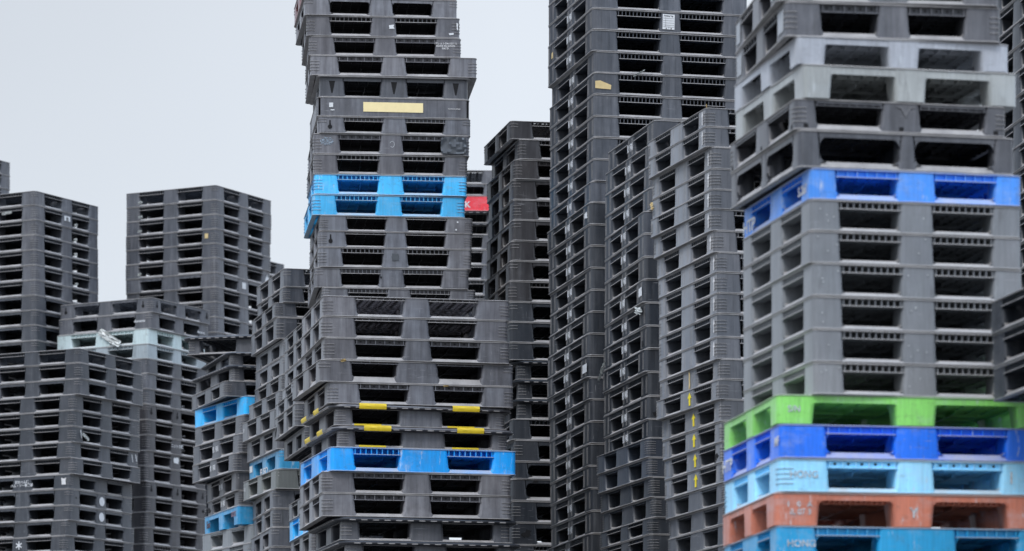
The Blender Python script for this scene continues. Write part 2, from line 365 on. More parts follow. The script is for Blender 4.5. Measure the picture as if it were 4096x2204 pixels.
def block(p, i, j):
    """i, j in 0..2: column and row of the block"""
    bm = bmesh.new(); ins = p.get('inset', 0); H = HW-ins; cb, mb = p['cb']-ins, p['mb']
    rng = [(-H, -H+cb), (-mb/2, mb/2), (H-cb, H)]
    (x0, x1), (y0, y1) = rng[i], rng[j]
    out = [i == 0, i == 2, j == 0, j == 2]                       # side lies on the outside
    R0 = .027; RI = min(.040, (x1-x0)*.3, (y1-y0)*.3)
    def rad(a, b):
        if a and b: return R0
        return .008 if (a or b) else RI
    # edges between an outer face and an opening side get the big soft radius on the inside only
    rs = []
    for (sx, sy) in ((0, 2), (1, 2), (1, 3), (0, 3)):
        a, b = out[sx], out[sy]
        rs.append(R0 if (a and b) else (.020 if (a or b) else RI))
    bs, ts = p['bs'], p['ts']; zb = .0078 if not p.get('feet') else .002
    zt = HT-.0082
    fl = p.get('fl', .013)
    lv = [(zb, fl), (max(bs, zb+.004), fl), (max(bs, zb)+.016, fl*.25), (HT-ts-.018, .0), (HT-ts, -.002), (zt, -.002)]
    if p.get('feet'): lv = [(zb, -.004), (HT-ts-.012, .004), (HT-ts+.002, .010), (zt, .010)]
    loops = []
    for (z, e) in lv:
        X0 = x0 - (0 if out[0] else e); X1 = x1 + (0 if out[1] else e); Y0 = y0 - (0 if out[2] else e); Y1 = y1 + (0 if out[3] else e)
        loops.append([(x, y, z) for x, y in rrect(X0, X1, Y0, Y1, rs, 5)])
    loft(bm, loops)
    if not p.get('feet'):
        za, zc = max(bs, zb+.004)-.001, max(bs, zb)+.017
        for f in bm.faces:
            if all(za < v.co.z < zc for v in f.verts):
                m = f.calc_center_median(); f.normal_update(); a, b = abs(f.normal.x), abs(f.normal.y)
                ox = (out[0] and m.x < x0+R0 and a > .35) or (out[1] and m.x > x1-R0 and a > .35) or (out[2] and m.y < y0+R0 and b > .35) or (out[3] and m.y > y1-R0 and b > .35)
                if not ox: f.material_index = 1
    # recessed soft side walls behind the face: a slimmer core makes the flared look
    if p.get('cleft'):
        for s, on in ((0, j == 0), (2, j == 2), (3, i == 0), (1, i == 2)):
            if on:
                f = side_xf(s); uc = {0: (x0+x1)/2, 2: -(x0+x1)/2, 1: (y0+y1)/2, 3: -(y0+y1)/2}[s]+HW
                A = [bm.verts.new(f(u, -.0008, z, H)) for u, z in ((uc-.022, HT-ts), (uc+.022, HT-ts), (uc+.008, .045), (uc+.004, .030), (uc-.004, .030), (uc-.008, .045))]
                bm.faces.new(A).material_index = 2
    if p.get('panel') or p.get('stripe') or p.get('pins') or p.get('slots'):
        for s, on in ((0, j == 0), (2, j == 2), (3, i == 0), (1, i == 2)):
            if not on: continue
            a, b = {0: (x0, x1), 2: (-x1, -x0), 1: (y0, y1), 3: (-y1, -y0)}[s]
            a += HW; b += HW
            if p.get('stripe') and (s in (3, 1) or True):
                for k in (.16, .30, .72, .84) if s in (1, 3) else (.35, .66):
                    u = a+(b-a)*k; sbox(bm, s, u-.0012, u+.0012, -.0014, .002, .02, zt-.012, 1 if s in (1, 3) else 0, H)
            if p.get('panel'):
                for u in (a+.022, b-.022): sbox(bm, s, u-.0015, u+.0015, -.0016, .002, .012, zt-.004, 0, H)
                for z in (.014, zt-.006): sbox(bm, s, a+.022, b-.022, -.0016, .002, z-.001, z+.001, 0, H)
            if p.get('pins') and i != 1 and j != 1:
                f = side_xf(s); u = (a+.020) if ((s == 0 and i == 0) or (s == 1 and j == 0) or (s == 2 and i == 2) or (s == 3 and j == 2)) else (b-.020)
                for z in (.100, .122):
                    L = [bm.verts.new(f(u+.005*math.cos(q*PI/4), -.0015, z+.005*math.sin(q*PI/4), H)) for q in range(8)]
                    bm.faces.new(L).material_index = 1
            if p.get('slots'):
                u = (a+b)/2; sbox(bm, s, u-.012, u+.012, -.0009, .002, .010, .030, 2, H)
    if p.get('notch') and i != 1 and j != 1:                  # short horizontal grip ridges wrapped round the corner
        zs = [.034, .052, .070, .088, .106, .122] if p.get('many') else random.Random(str(sorted(p.items()))).choice([[.100, .122], [.040, .062, .084, .106], [.050, .070, .090, .110]])
        sx = -1 if i == 0 else 1; sy = -1 if j == 0 else 1
        for z in zs:
            L = []
            n = 6; cx, cy = sx*(H-R0), sy*(H-R0)
            prof = [(cx - sx*.030, sy*H)] + [(cx + sx*R0*math.sin(q*PI/2/n), cy + sy*R0*math.cos(q*PI/2/n)) for q in range(n+1)] + [(sx*H, cy - sy*.030)]
            out_ = [(cx - sx*.030, sy*(H+.004))] + [(cx + sx*(R0+.004)*math.sin(q*PI/2/n), cy + sy*(R0+.004)*math.cos(q*PI/2/n)) for q in range(n+1)] + [(sx*(H+.004), cy - sy*.030)]
            for A, B, za, zb_ in ((prof, out_, z-.0018, z-.0010), (out_, out_, z-.0010, z+.0010), (out_, prof, z+.0010, z+.0018)):
                va = [bm.verts.new((x, y, za)) for x, y in A]; vb = [bm.verts.new((x, y, zb_)) for x, y in B]
                for q in range(len(A)-1): bm.faces.new((va[q], va[q+1], vb[q+1], vb[q])).material_index = 1
    bmesh.ops.recalc_face_normals(bm, faces=bm.faces)
    for f in bm.faces:                                        # outer faces are weathered paler, inner ones coloured dark like their shade
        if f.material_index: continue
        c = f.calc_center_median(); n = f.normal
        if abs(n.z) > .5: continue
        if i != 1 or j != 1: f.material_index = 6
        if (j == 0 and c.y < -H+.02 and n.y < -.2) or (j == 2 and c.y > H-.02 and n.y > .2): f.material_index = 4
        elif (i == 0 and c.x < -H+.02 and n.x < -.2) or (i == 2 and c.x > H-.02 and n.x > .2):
            f.material_index = 3 if p.get('bleach') else 5 if p.get('sideshade') else 4
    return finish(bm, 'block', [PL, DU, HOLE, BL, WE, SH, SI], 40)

LIB = {}
def type_meshes(ty):
    if ty in LIB: return LIB[ty]
    p = TY[ty]; L = [('top_deck', top_deck(p))]
    b = bottom_deck(p)
    if b: L.append(('bottom_deck', b))
    if not p.get('solid'):
        for i in range(3):
            for j in range(3): L.append(('block', block(p, i, j)))
    LIB[ty] = L
    return L
for _k in ('ribs', 'lat', 'round'): TY[_k+'T'] = dict(TY[_k], gap=.045)

# ------------------------------------------------------------------ colours of the plastics (base colours)
COL = {
 'k': (.022,.026,.034,.36), 'k2': (.024,.026,.029,.28), 'k3': (.034,.037,.042,.42), 'k4': (.027,.024,.029,.57), 'k5': (.028,.029,.034,.40), 'kt': (.015,.021,.031,.29),
 'kl': (.019,.024,.032,.155), 'kw': (.025,.022,.025,.14),
 'kd': (.011,.015,.021,.105), 'kb': (.021,.018,.018,.12), 'kn': (.013,.020,.032,.13), 'gd': (.190,.198,.203,.25),
 'grey2': (.19,.21,.22,.2), 'grey3': (.085,.093,.105,.35), 'grey4': (.042,.049,.060,.33), 'grey5': (.032,.037,.044,.28), 'lgrey': (.37,.38,.405,.05), 'ggrey': (.355,.378,.372,.05),
 'olive': (.16,.175,.165,.1), 'pale': (.46,.56,.56,0), 'pale2': (.27,.32,.345,.1),
 'azure': (.050,.49,.88,.04), 'sky': (.008,.45,.92,.03), 'blue': (.002,.33,.82,.0), 'blue3': (.02,.25,.46,.06), 'blue4': (.02,.31,.60,.06), 'blue1': (.035,.28,.88,.12), 'blue2': (.006,.18,.95,.04),
 'lblue': (.30,.70,.95,.12), 'cyan': (.006,.40,.76,.03), 'green': (.27,.74,.15,.04), 'red': (.70,.035,.05,.0), 'red2': (.26,.10,.095,.3), 'red3': (.60,.185,.105,.10),
}
CNAME = {'kl':'dark','kw':'brownish dark','k':'black','k2':'black','k3':'dark grey','k4':'charcoal','k5':'scuffed black','kt':'black','kd':'dark black','kb':'brownish black','kn':'navy-tinted black','gd':'slate grey',
 'grey2':'light grey','grey3':'grey','grey4':'chalky grey','grey5':'worn grey','lgrey':'pale lilac grey','ggrey':'greenish grey','olive':'olive grey','pale':'pale mint green','pale2':'pale blue-grey',
 'azure':'azure blue','sky':'bright sky blue','blue':'strong blue','blue3':'dull blue','blue4':'medium blue','blue1':'royal blue','blue2':'deep royal blue','lblue':'faded light blue','cyan':'turquoise blue',
 'green':'lime green','red':'red','red2':'dusty red-brown','red3':'brick red'}
TNAME = {'ribsT':'open-decked','latT':'lattice-decked','roundT':'round-holed','ribs':'ribbed','wide':'plain-edged','pins':'pin-marked','round':'round-holed','round2':'panelled','dots':'dimpled','dribs':'fine-ribbed','aribs':'broad-blocked','ridged':'ridge-cornered','lat':'lattice-decked',
 'solidwide':'wide-blocked','wideribs':'wide-blocked','oval2':'slot-marked','gribs':'ribbed','gblue':'ribbed','gblue2':'ribbed','gwide':'wide-blocked','gdots':'dimpled','redp':'arched','feet':'footed','slotfeet':'slotted','oval':'oval-holed','split':'cleft-footed',
 'panel':'solid-sided','rim':'rimmed','rimtape':'yellow-taped rimmed'}
WHERE = {
 'far_left': 'farthest left stack', 'left_tower': 'leftmost tall tower', 'square_tower': 'square tower alone against the sky',
 'pale_stack': 'stack with pale layers', 'lower_left': 'lower left corner stack', 'crooked': 'crooked stack with blue layers',
 'crooked_top': 'crooked stack', 'leaning': 'leaning stack with the olive layer', 'tucked': 'narrow stack tucked beside the centre stack',
 'central': 'tall central tower', 'front_centre': 'wide stack before the central tower', 'red_layer': 'far stack with the red layer',
 'middle_black': 'brownish stack behind the centre', 'tallest': 'tallest tower right of centre', 'printed_mark': 'printed stack beside the arrows',
 'arrow_stack': 'grey stack with yellow arrows', 'nearest': 'nearest stack at right', 'right_edge': 'dark stack at the right edge',
 'dark_right': 'shadowed tower at top right', 'sliver': 'sliver of a stack right of the tallest tower', 'peek': 'far stack left of the centre'}
GROUP = {k: 'pallets in the ' + v for k, v in WHERE.items()}
ORD = ['topmost','second','third','fourth','fifth','sixth','seventh','eighth','ninth','tenth','eleventh','twelfth','thirteenth','fourteenth','fifteenth','sixteenth','seventeenth','eighteenth','nineteenth','twentieth',
 'twenty-first','twenty-second','twenty-third','twenty-fourth','twenty-fifth','twenty-sixth','twenty-seventh','twenty-eighth','twenty-ninth','thirtieth','thirty-first','thirty-second','thirty-third','thirty-fourth','thirty-fifth']
SPECIAL = {
 ('crooked_top', 0): 'rimmed black pallet lying askew on top of the crooked stack',
 ('central', 6): 'solid-sided charcoal pallet with a long faded yellow label in the central tower',
 ('central', 8): 'dimpled charcoal pallet with torn dark film on its right corner, central tower',
 ('central', 10): 'upper of the two azure blue pallets in the central tower',
 ('central', 11): 'lower of the two azure blue pallets in the central tower',
 ('front_centre', 7): 'strong blue ribbed pallet in the wide stack in front of the central tower',
 ('front_centre', 5): 'upper rimmed pallet with yellow tape in the wide centre stack',
 ('front_centre', 6): 'lower rimmed pallet with yellow tape, just above the strong blue one',
 ('red_layer', 2): 'solid red pallet seen between the central tower and the brownish stack',
 ('pale_stack', 2): 'pale mint green pallet with a torn white wrap hanging on it',
 ('pale_stack', 3): 'pale blue-grey pallet directly under the mint green one',
 ('crooked', 3): 'bright sky blue pallet, upper blue layer of the crooked stack',
 ('crooked', 9): 'medium blue footed pallet with script mark, lower blue layer of the crooked stack',
 ('crooked', 10): 'light grey pallet directly under the footed blue one of the crooked stack',
 ('leaning', 10): 'dull blue pallet with white letters in the leaning stack',
 ('leaning', 11): 'olive grey pallet directly under the dull blue one in the leaning stack',
 ('tucked', 10): 'bright sky blue pallet end showing beside the bottom of the centre stack',
 ('nearest', 2): 'pale lilac grey footed pallet near the top of the nearest right stack',
 ('nearest', 3): 'greenish grey footed pallet under the lilac grey one, nearest right stack',
 ('nearest', 4): 'black slotted pallet with a scuffed emblem, between greenish grey and oval-holed pallets',
 ('nearest', 5): 'thick worn black pallet with two large oval holes, nearest right stack',
 ('nearest', 6): 'royal blue pallet directly above the slate grey ones, nearest right stack',
 ('nearest', 13): 'lime green footed pallet in the nearest right stack',
 ('nearest', 14): 'deep royal blue pallet directly under the lime green one',
 ('nearest', 15): 'faded light blue pallet with white letters above the brick red one',
 ('nearest', 16): 'brick red pallet with arched openings near the bottom right',
 ('nearest', 17): 'turquoise blue pallet at the very bottom right under the red one',
 ('tallest', 3): 'black pallet with a white paper tag on its middle block, tallest tower',
 ('tallest', 6): 'black pallet with beige tape round its corner, tallest tower',
}
STACKS = {
'far_left':[
(-6.2193,42.081,9.1238,0.1493,60.77,1.100,1.100,'ribsT','k'),
(-6.2193,42.081,8.9718,0.1520,60.77,1.100,1.100,'ribs','k'),
(-6.2247,42.081,8.8199,0.1520,60.78,1.100,1.100,'ribs','k'),
],
'left_tower':[
(-5.0015,39.598,8.2190,0.1438,60.42,1.090,1.130,'ribsT','k'),
(-5.0012,39.598,8.0712,0.1478,60.58,1.090,1.130,'ribs','k'),
(-5.0060,39.598,7.9207,0.1505,60.75,1.090,1.130,'ribs','k'),
(-5.0018,39.598,7.7703,0.1505,60.26,1.090,1.130,'ribs','k'),
(-5.0015,39.598,7.6175,0.1528,60.42,1.090,1.130,'ribs','k'),
(-4.9986,39.598,7.4672,0.1503,60.58,1.090,1.130,'ribs','k'),
(-5.0012,39.598,7.3144,0.1528,60.58,1.090,1.130,'ribs','k'),
(-5.0005,39.598,7.1666,0.1478,60.90,1.090,1.130,'round','kl'),
(-5.0009,39.598,7.0162,0.1503,60.74,1.090,1.130,'round','kl'),
(-5.0002,39.598,6.8609,0.1553,61.06,1.090,1.130,'round','kl'),
(-5.0005,39.598,6.7080,0.1529,60.90,1.090,1.130,'round','kl'),
(-5.0005,39.598,6.5566,0.1514,60.90,1.090,1.130,'ribs','kl'),
(-5.0005,39.598,6.4052,0.1514,60.90,1.090,1.130,'ribs','kl'),
(-5.0005,39.598,6.2538,0.1514,60.90,1.090,1.130,'ribs','kl'),
(-5.0005,39.598,6.1024,0.1514,60.90,1.090,1.130,'ribs','kl'),
(-5.0005,39.598,5.9511,0.1514,60.90,1.090,1.130,'ribs','kl'),
(-5.0005,39.598,5.7997,0.1514,60.90,1.090,1.130,'ribs','kl'),
(-5.0005,39.598,5.6483,0.1514,60.90,1.090,1.130,'ribs','kl'),
(-5.0005,39.598,5.4969,0.1514,60.90,1.090,1.130,'ribs','kl'),
(-5.0005,39.598,5.3455,0.1514,60.90,1.090,1.130,'ribs','kl'),
(-5.0005,39.598,5.1941,0.1514,60.90,1.090,1.130,'ribs','kl'),
(-5.0005,39.598,5.0428,0.1514,60.90,1.090,1.130,'ribs','kl'),
(-5.0005,39.598,4.8914,0.1514,60.90,1.090,1.130,'ribs','kl'),
(-5.0005,39.598,4.7400,0.1514,60.90,1.090,1.130,'ribs','kl'),
(-5.0005,39.598,4.5886,0.1514,60.90,1.090,1.130,'ribs','kl'),
],
'square_tower':[
(-3.2696,40.486,8.4280,0.1526,61.77,1.090,1.110,'ribsT','k'),
(-3.2665,40.486,8.2793,0.1487,61.53,1.090,1.110,'ribs','k'),
(-3.2696,40.486,8.1296,0.1498,61.77,1.090,1.110,'ribs','k'),
(-3.2761,40.486,7.9822,0.1474,62.26,1.090,1.110,'ribs','k'),
(-3.2729,40.486,7.8336,0.1486,62.01,1.090,1.110,'ribs','k'),
(-3.2793,40.486,7.6824,0.1512,62.50,1.090,1.110,'ribs','k'),
(-3.2761,40.486,7.5333,0.1490,62.26,1.090,1.110,'wide','k'),
(-3.2665,40.486,7.3817,0.1516,61.53,1.090,1.110,'ribs','k'),
(-3.2601,40.486,7.2264,0.1553,61.06,1.090,1.110,'ribs','k'),
(-3.2601,40.486,7.0688,0.1577,61.06,1.090,1.110,'ribs','k'),
(-3.2601,40.486,6.9181,0.1507,61.06,1.090,1.110,'ribs','k'),
(-3.2601,40.486,6.7674,0.1507,61.06,1.090,1.110,'ribs','k'),
(-3.2601,40.486,6.6167,0.1507,61.06,1.090,1.110,'ribs','k'),
(-3.2601,40.486,6.4660,0.1507,61.06,1.090,1.110,'ribs','k'),
(-3.2601,40.486,6.3154,0.1507,61.06,1.090,1.110,'ribs','k'),
(-3.2601,40.486,6.1647,0.1507,61.06,1.090,1.110,'ribs','k'),
(-3.2601,40.486,6.0140,0.1507,61.06,1.090,1.110,'ribs','k'),
(-3.2601,40.486,5.8633,0.1507,61.06,1.090,1.110,'ribs','k'),
(-3.2601,40.486,5.7126,0.1507,61.06,1.090,1.110,'ribs','k'),
(-3.2601,40.486,5.5620,0.1507,61.06,1.090,1.110,'ribs','k'),
(-3.2601,40.486,5.4113,0.1507,61.06,1.090,1.110,'ribs','k'),
(-3.2601,40.486,5.2606,0.1507,61.06,1.090,1.110,'ribs','k'),
(-3.2601,40.486,5.1099,0.1507,61.06,1.090,1.110,'ribs','k'),
(-3.2601,40.486,4.9592,0.1507,61.06,1.090,1.110,'ribs','k'),
(-3.2601,40.486,4.8086,0.1507,61.06,1.090,1.110,'ribs','k'),
(-3.2601,40.486,4.6579,0.1507,61.06,1.090,1.110,'ribs','k'),
],
'pale_stack':[
(-3.8081,39.194,7.0882,0.1474,60.58,1.050,1.120,'roundT','k'),
(-3.8244,39.194,6.9269,0.1613,60.69,1.050,1.120,'round','k'),
(-3.8425,39.194,6.7729,0.1540,60.55,1.050,1.120,'pins','pale'),
(-3.8432,39.194,6.6289,0.1440,60.23,1.050,1.120,'pins','pale2'),
(-3.8428,39.194,6.4800,0.1489,60.39,1.050,1.120,'pins','k'),
(-3.8486,39.194,6.3286,0.1514,60.07,1.050,1.120,'pins','k'),
(-3.8536,39.194,6.1773,0.1513,60.08,1.050,1.120,'ribs','k'),
(-3.8482,39.194,6.0234,0.1538,60.24,1.050,1.120,'round','kw'),
(-3.8460,39.194,5.8720,0.1514,60.07,1.050,1.120,'ribs','kw'),
(-3.8489,39.194,5.7155,0.1565,59.91,1.050,1.120,'ribs','kw'),
(-3.8575,39.194,5.5641,0.1514,59.43,1.050,1.120,'ribs','kw'),
(-3.8575,39.194,5.4103,0.1537,59.43,1.050,1.120,'ribs','kw'),
(-3.8438,39.194,5.2541,0.1562,59.90,1.050,1.120,'round','kw'),
(-3.8438,39.194,5.1052,0.1490,59.90,1.050,1.120,'ribs','kw'),
(-3.8524,39.194,4.9487,0.1564,59.42,1.050,1.120,'ribs','kw'),
(-3.8581,39.194,4.7875,0.1612,59.10,1.050,1.120,'ribs','kw'),
(-3.8673,39.194,4.6312,0.1562,59.61,1.050,1.120,'pins','kw'),
],
'lower_left':[
(-4.3541,37.644,6.3809,0.1383,62.22,1.090,1.100,'ribsT','kl'),
(-4.3415,37.644,6.2282,0.1527,61.45,1.090,1.100,'ribs','kl'),
(-4.3426,37.644,6.0778,0.1504,61.00,1.090,1.100,'round','kl'),
(-4.3774,37.644,5.9274,0.1504,59.69,1.090,1.100,'ribs','kl'),
(-4.3783,37.644,5.7774,0.1501,59.23,1.090,1.100,'ribs','kl'),
(-4.3762,37.644,5.6250,0.1523,59.07,1.090,1.100,'ribs','kl'),
(-4.3953,37.644,5.4751,0.1499,59.26,1.090,1.100,'ribs','kl'),
(-4.3710,37.644,5.3185,0.1566,59.22,1.090,1.100,'ribs','kl'),
(-4.4450,37.644,5.1786,0.1399,62.07,1.090,1.100,'wide','kl'),
(-4.4450,37.644,5.0239,0.1547,62.07,1.090,1.100,'round','kl'),
(-4.4494,37.644,4.8804,0.1434,62.22,1.090,1.100,'round','kl'),
(-4.4333,37.644,4.7322,0.1482,58.54,1.090,1.100,'round','kl'),
(-4.4414,37.644,4.5845,0.1476,58.09,1.090,1.100,'ribs','kl'),
(-4.4441,37.644,4.4346,0.1500,57.93,1.090,1.100,'ribs','kl'),
],
'crooked':[
(-1.9974,32.874,5.7381,0.1100,16.13,1.100,1.150,'rim','k'),
(-2.0458,32.874,5.6043,0.1338,21.47,1.100,1.150,'rim','k'),
(-2.0458,32.874,5.4743,0.1299,18.78,1.100,1.150,'wide','k'),
(-1.9715,32.874,5.3169,0.1574,26.07,1.100,1.150,'pins','sky'),
(-1.9781,32.874,5.1619,0.1551,24.97,1.100,1.150,'ribs','k'),
(-1.9949,32.874,5.0008,0.1611,24.67,1.100,1.150,'ribs','k'),
(-2.0131,32.874,4.8496,0.1511,22.83,1.100,1.150,'ribs','k'),
(-1.9281,32.874,4.6893,0.1604,16.76,1.100,1.150,'pins','k2'),
(-1.9144,32.874,4.5684,0.1209,17.70,1.100,1.150,'ribs','k2'),
(-1.9356,32.874,4.4109,0.1575,18.59,1.100,1.150,'feet','blue4'),
(-1.9080,32.874,4.2560,0.1548,25.96,1.100,1.150,'oval2','grey2'),
(-1.9146,32.874,4.1008,0.1552,24.86,1.100,1.150,'ribs','grey2'),
],
'crooked_top':[
(-2.1200,33.398,5.9277,0.1532,76.00,1.150,1.150,'rim','k'),
],
'leaning':[
(-1.4394,31.690,6.2071,0.1516,15.29,1.100,1.120,'ribsT','k'),
(-1.4389,31.690,6.0838,0.1233,14.55,1.100,1.120,'ribs','k'),
(-1.4904,31.690,5.9657,0.1181,13.80,1.100,1.120,'ribs','k'),
(-1.4892,31.690,5.7909,0.1748,14.75,1.100,1.120,'ribs','k'),
(-1.4447,31.690,5.6564,0.1344,15.40,1.100,1.120,'round','grey3'),
(-1.4472,31.690,5.5084,0.1480,15.62,1.100,1.120,'round','grey3'),
(-1.4550,31.690,5.3799,0.1285,15.42,1.100,1.120,'ribs','k2'),
(-1.4917,31.690,5.2331,0.1468,16.86,1.100,1.120,'ribs','grey3'),
(-1.5402,31.690,5.0732,0.1599,17.58,1.100,1.120,'pins','grey3'),
(-1.5096,31.690,4.9055,0.1676,16.68,1.100,1.120,'pins','k'),
(-1.4892,31.690,4.7492,0.1563,16.64,1.100,1.120,'round','blue3'),
(-1.5313,31.690,4.5888,0.1605,17.67,1.100,1.120,'pins','olive'),
(-1.4948,31.690,4.4366,0.1522,12.24,1.100,1.120,'round','k3'),
(-1.4913,31.690,4.2864,0.1502,11.92,1.100,1.120,'ribs','k3'),
(-1.5074,31.690,4.1281,0.1582,12.47,1.100,1.120,'round','k'),
(-1.5091,31.690,3.9781,0.1501,12.26,1.100,1.120,'ribs','k'),
],
'tucked':[
(-1.0847,28.160,5.3398,0.1105,12.00,1.000,1.000,'ribs','k'),
(-1.0847,28.160,5.1924,0.1473,12.00,1.000,1.000,'pins','k'),
(-1.0847,28.160,5.0672,0.1252,12.00,1.000,1.000,'round','k'),
(-1.1013,28.160,4.9567,0.1105,12.00,1.000,1.000,'pins','grey3'),
(-1.1510,28.160,4.8591,0.0976,12.00,1.000,1.000,'ribs','grey3'),
(-1.1547,28.160,4.6934,0.1657,12.00,1.000,1.000,'ribs','k3'),
(-1.0884,28.160,4.5479,0.1455,12.00,1.000,1.000,'wide','k3'),
(-0.9760,28.160,4.3803,0.1676,12.00,1.000,1.000,'ribs','k'),
(-0.9723,28.160,4.2256,0.1547,12.00,1.000,1.000,'ribs','k'),
(-1.0534,28.160,4.0985,0.1271,12.00,1.000,1.000,'ribs','k3'),
(-1.0479,28.160,3.9475,0.1510,12.00,1.000,1.000,'pins','sky'),
(-1.0386,28.160,3.8020,0.1455,12.00,1.000,1.000,'ribs','k3'),
],
'central':[
(-1.0602,29.786,8.1134,0.1467,6.84,1.158,1.100,'round','red2'),
(-1.0525,29.786,7.9760,0.1375,6.82,1.150,1.100,'round','k4'),
(-1.0190,29.786,7.8221,0.1539,5.06,1.152,1.100,'ribs','k4'),
(-1.0007,29.786,7.6767,0.1454,4.42,1.145,1.100,'dots','k4'),
(-0.9400,29.786,7.5228,0.1539,5.01,1.252,1.100,'dots','k4'),
(-0.9441,29.786,7.3623,0.1605,5.73,1.164,1.100,'split','k'),
(-0.9507,29.786,7.2150,0.1473,6.02,1.146,1.100,'panel','k4'),
(-0.9468,29.786,7.0877,0.1274,6.31,1.148,1.100,'round2','k4'),
(-0.9596,29.786,6.9318,0.1559,5.17,1.175,1.100,'dots','k4'),
(-0.9700,29.786,6.7810,0.1508,5.77,1.159,1.100,'ribs','k4'),
(-0.9671,29.786,6.6280,0.1530,5.46,1.151,1.100,'ribs','azure'),
(-0.9901,29.786,6.4687,0.1593,6.50,1.152,1.100,'ribs','azure'),
(-0.9372,29.786,6.3499,0.1188,7.00,1.155,1.100,'lat','k4'),
(-0.9420,29.786,6.2280,0.1219,6.71,1.158,1.100,'lat','k4'),
(-0.9421,29.786,6.0768,0.1512,6.41,1.156,1.100,'ribs','k4'),
(-0.9614,29.786,5.9241,0.1527,5.66,1.162,1.100,'round2','k4'),
(-0.9218,29.786,5.7866,0.1375,7.28,1.161,1.100,'round2','k4'),
],
'front_centre':[
(-0.7405,26.490,5.2253,0.1382,10.62,1.259,1.120,'latT','k4'),
(-0.7474,26.490,5.0819,0.1434,10.55,1.257,1.120,'latT','k4'),
(-0.7370,26.490,4.9350,0.1468,10.87,1.255,1.120,'dots','k4'),
(-0.7591,26.490,4.7848,0.1502,12.99,1.320,1.120,'solidwide','k4'),
(-0.7181,26.490,4.6420,0.1427,11.53,1.258,1.120,'dots','k4'),
(-0.7280,26.490,4.4963,0.1457,13.11,1.248,1.120,'rimtape','k4'),
(-0.7117,26.490,4.3545,0.1419,13.34,1.246,1.120,'rimtape','k4'),
(-0.7211,26.490,4.1906,0.1639,13.65,1.271,1.120,'wideribs','blue'),
(-0.7406,26.490,4.0466,0.1439,10.99,1.281,1.120,'dots','k4'),
(-0.7413,26.490,3.8894,0.1572,11.34,1.281,1.120,'dots','k4'),
(-0.6879,26.490,3.7323,0.1572,12.95,1.254,1.120,'rim','k'),
(-0.6638,26.490,3.5840,0.1483,13.42,1.250,1.120,'rim','k'),
],
'red_layer':[
(-0.6710,39.126,8.3806,0.1393,2.00,1.100,1.100,'latT','k'),
(-0.6710,39.126,8.2637,0.1169,2.00,1.100,1.100,'round','k'),
(-0.6710,39.126,8.1119,0.1517,2.00,1.100,1.100,'panel','red'),
(-0.6710,39.126,7.9950,0.1169,2.00,1.100,1.100,'rim','k'),
(-0.6710,39.126,7.8781,0.1169,2.00,1.100,1.100,'rim','k'),
(-0.6710,39.126,7.7264,0.1517,2.00,1.100,1.100,'lat','k'),
(-0.6710,39.126,7.5771,0.1493,2.00,1.100,1.100,'lat','k'),
(-0.6760,39.126,7.4254,0.1517,2.00,1.100,1.100,'lat','k'),
(-0.6835,39.126,7.2761,0.1493,2.00,1.100,1.100,'ribs','k'),
(-0.6835,39.126,7.1269,0.1493,2.00,1.100,1.100,'ribs','k'),
],
'middle_black':[
(0.4251,29.785,7.0338,0.1410,10.96,1.100,1.110,'ribsT','kb'),
(0.4843,29.785,6.8813,0.1526,11.04,1.100,1.110,'ribs','kb'),
(0.4500,29.785,6.7316,0.1497,11.41,1.100,1.110,'dots','kb'),
(0.4527,29.785,6.5800,0.1516,10.00,1.100,1.110,'round','kb'),
(0.4539,29.785,6.4272,0.1528,10.40,1.100,1.110,'dots','kb'),
(0.4435,29.785,6.2694,0.1578,10.82,1.100,1.110,'round','kb'),
(0.4389,29.785,6.1192,0.1502,10.23,1.100,1.110,'round','kb'),
(0.4251,29.785,5.9669,0.1523,10.46,1.100,1.110,'round','kb'),
(0.4216,29.785,5.8109,0.1560,10.26,1.100,1.110,'ribs','kb'),
(0.4262,29.785,5.6605,0.1505,10.35,1.100,1.110,'round','kd'),
(0.4262,29.785,5.5044,0.1560,10.35,1.100,1.110,'round','kd'),
(0.4262,29.785,5.3726,0.1318,10.35,1.100,1.110,'round','kd'),
(0.4435,29.785,5.2296,0.1430,10.82,1.100,1.110,'rim','kd'),
(0.4524,29.785,5.0831,0.1465,10.70,1.100,1.110,'rim','kd'),
(0.4509,29.785,4.9327,0.1504,10.51,1.100,1.110,'rim','kd'),
(0.4420,29.785,4.7727,0.1600,10.62,1.100,1.110,'wideribs','kd'),
(0.4554,29.785,4.6090,0.1637,11.10,1.100,1.110,'wide','kd'),
(0.4539,29.785,4.4795,0.1295,10.90,1.100,1.110,'oval','kd'),
(0.4420,29.785,4.3141,0.1654,10.62,1.100,1.110,'oval','kd'),
(0.4435,29.785,4.1506,0.1635,10.82,1.100,1.110,'wide','kd'),
(0.4420,29.785,3.9814,0.1691,10.62,1.100,1.110,'wide','kd'),
(0.4420,29.785,3.8311,0.1504,10.62,1.100,1.110,'ribs','kd'),
],
'tallest':[
(0.9570,27.630,7.8068,0.1490,13.03,1.120,1.330,'dribs','kt'),
(0.9553,27.630,7.6579,0.1489,13.03,1.120,1.330,'dribs','kt'),
(0.9557,27.630,7.5089,0.1490,12.88,1.120,1.330,'dribs','kt'),
(0.9535,27.630,7.3616,0.1473,13.04,1.120,1.330,'dribs','kt'),
(0.9528,27.630,7.2130,0.1485,12.96,1.120,1.330,'dribs','kt'),
(0.9747,27.630,7.0639,0.1491,12.37,1.120,1.330,'dribs','kt'),
(0.9649,27.630,6.9128,0.1511,13.09,1.120,1.330,'dribs','kt'),
(0.9653,27.630,6.7621,0.1506,12.93,1.120,1.330,'dribs','kt'),
(0.9670,27.630,6.6149,0.1473,12.93,1.120,1.330,'dribs','kt'),
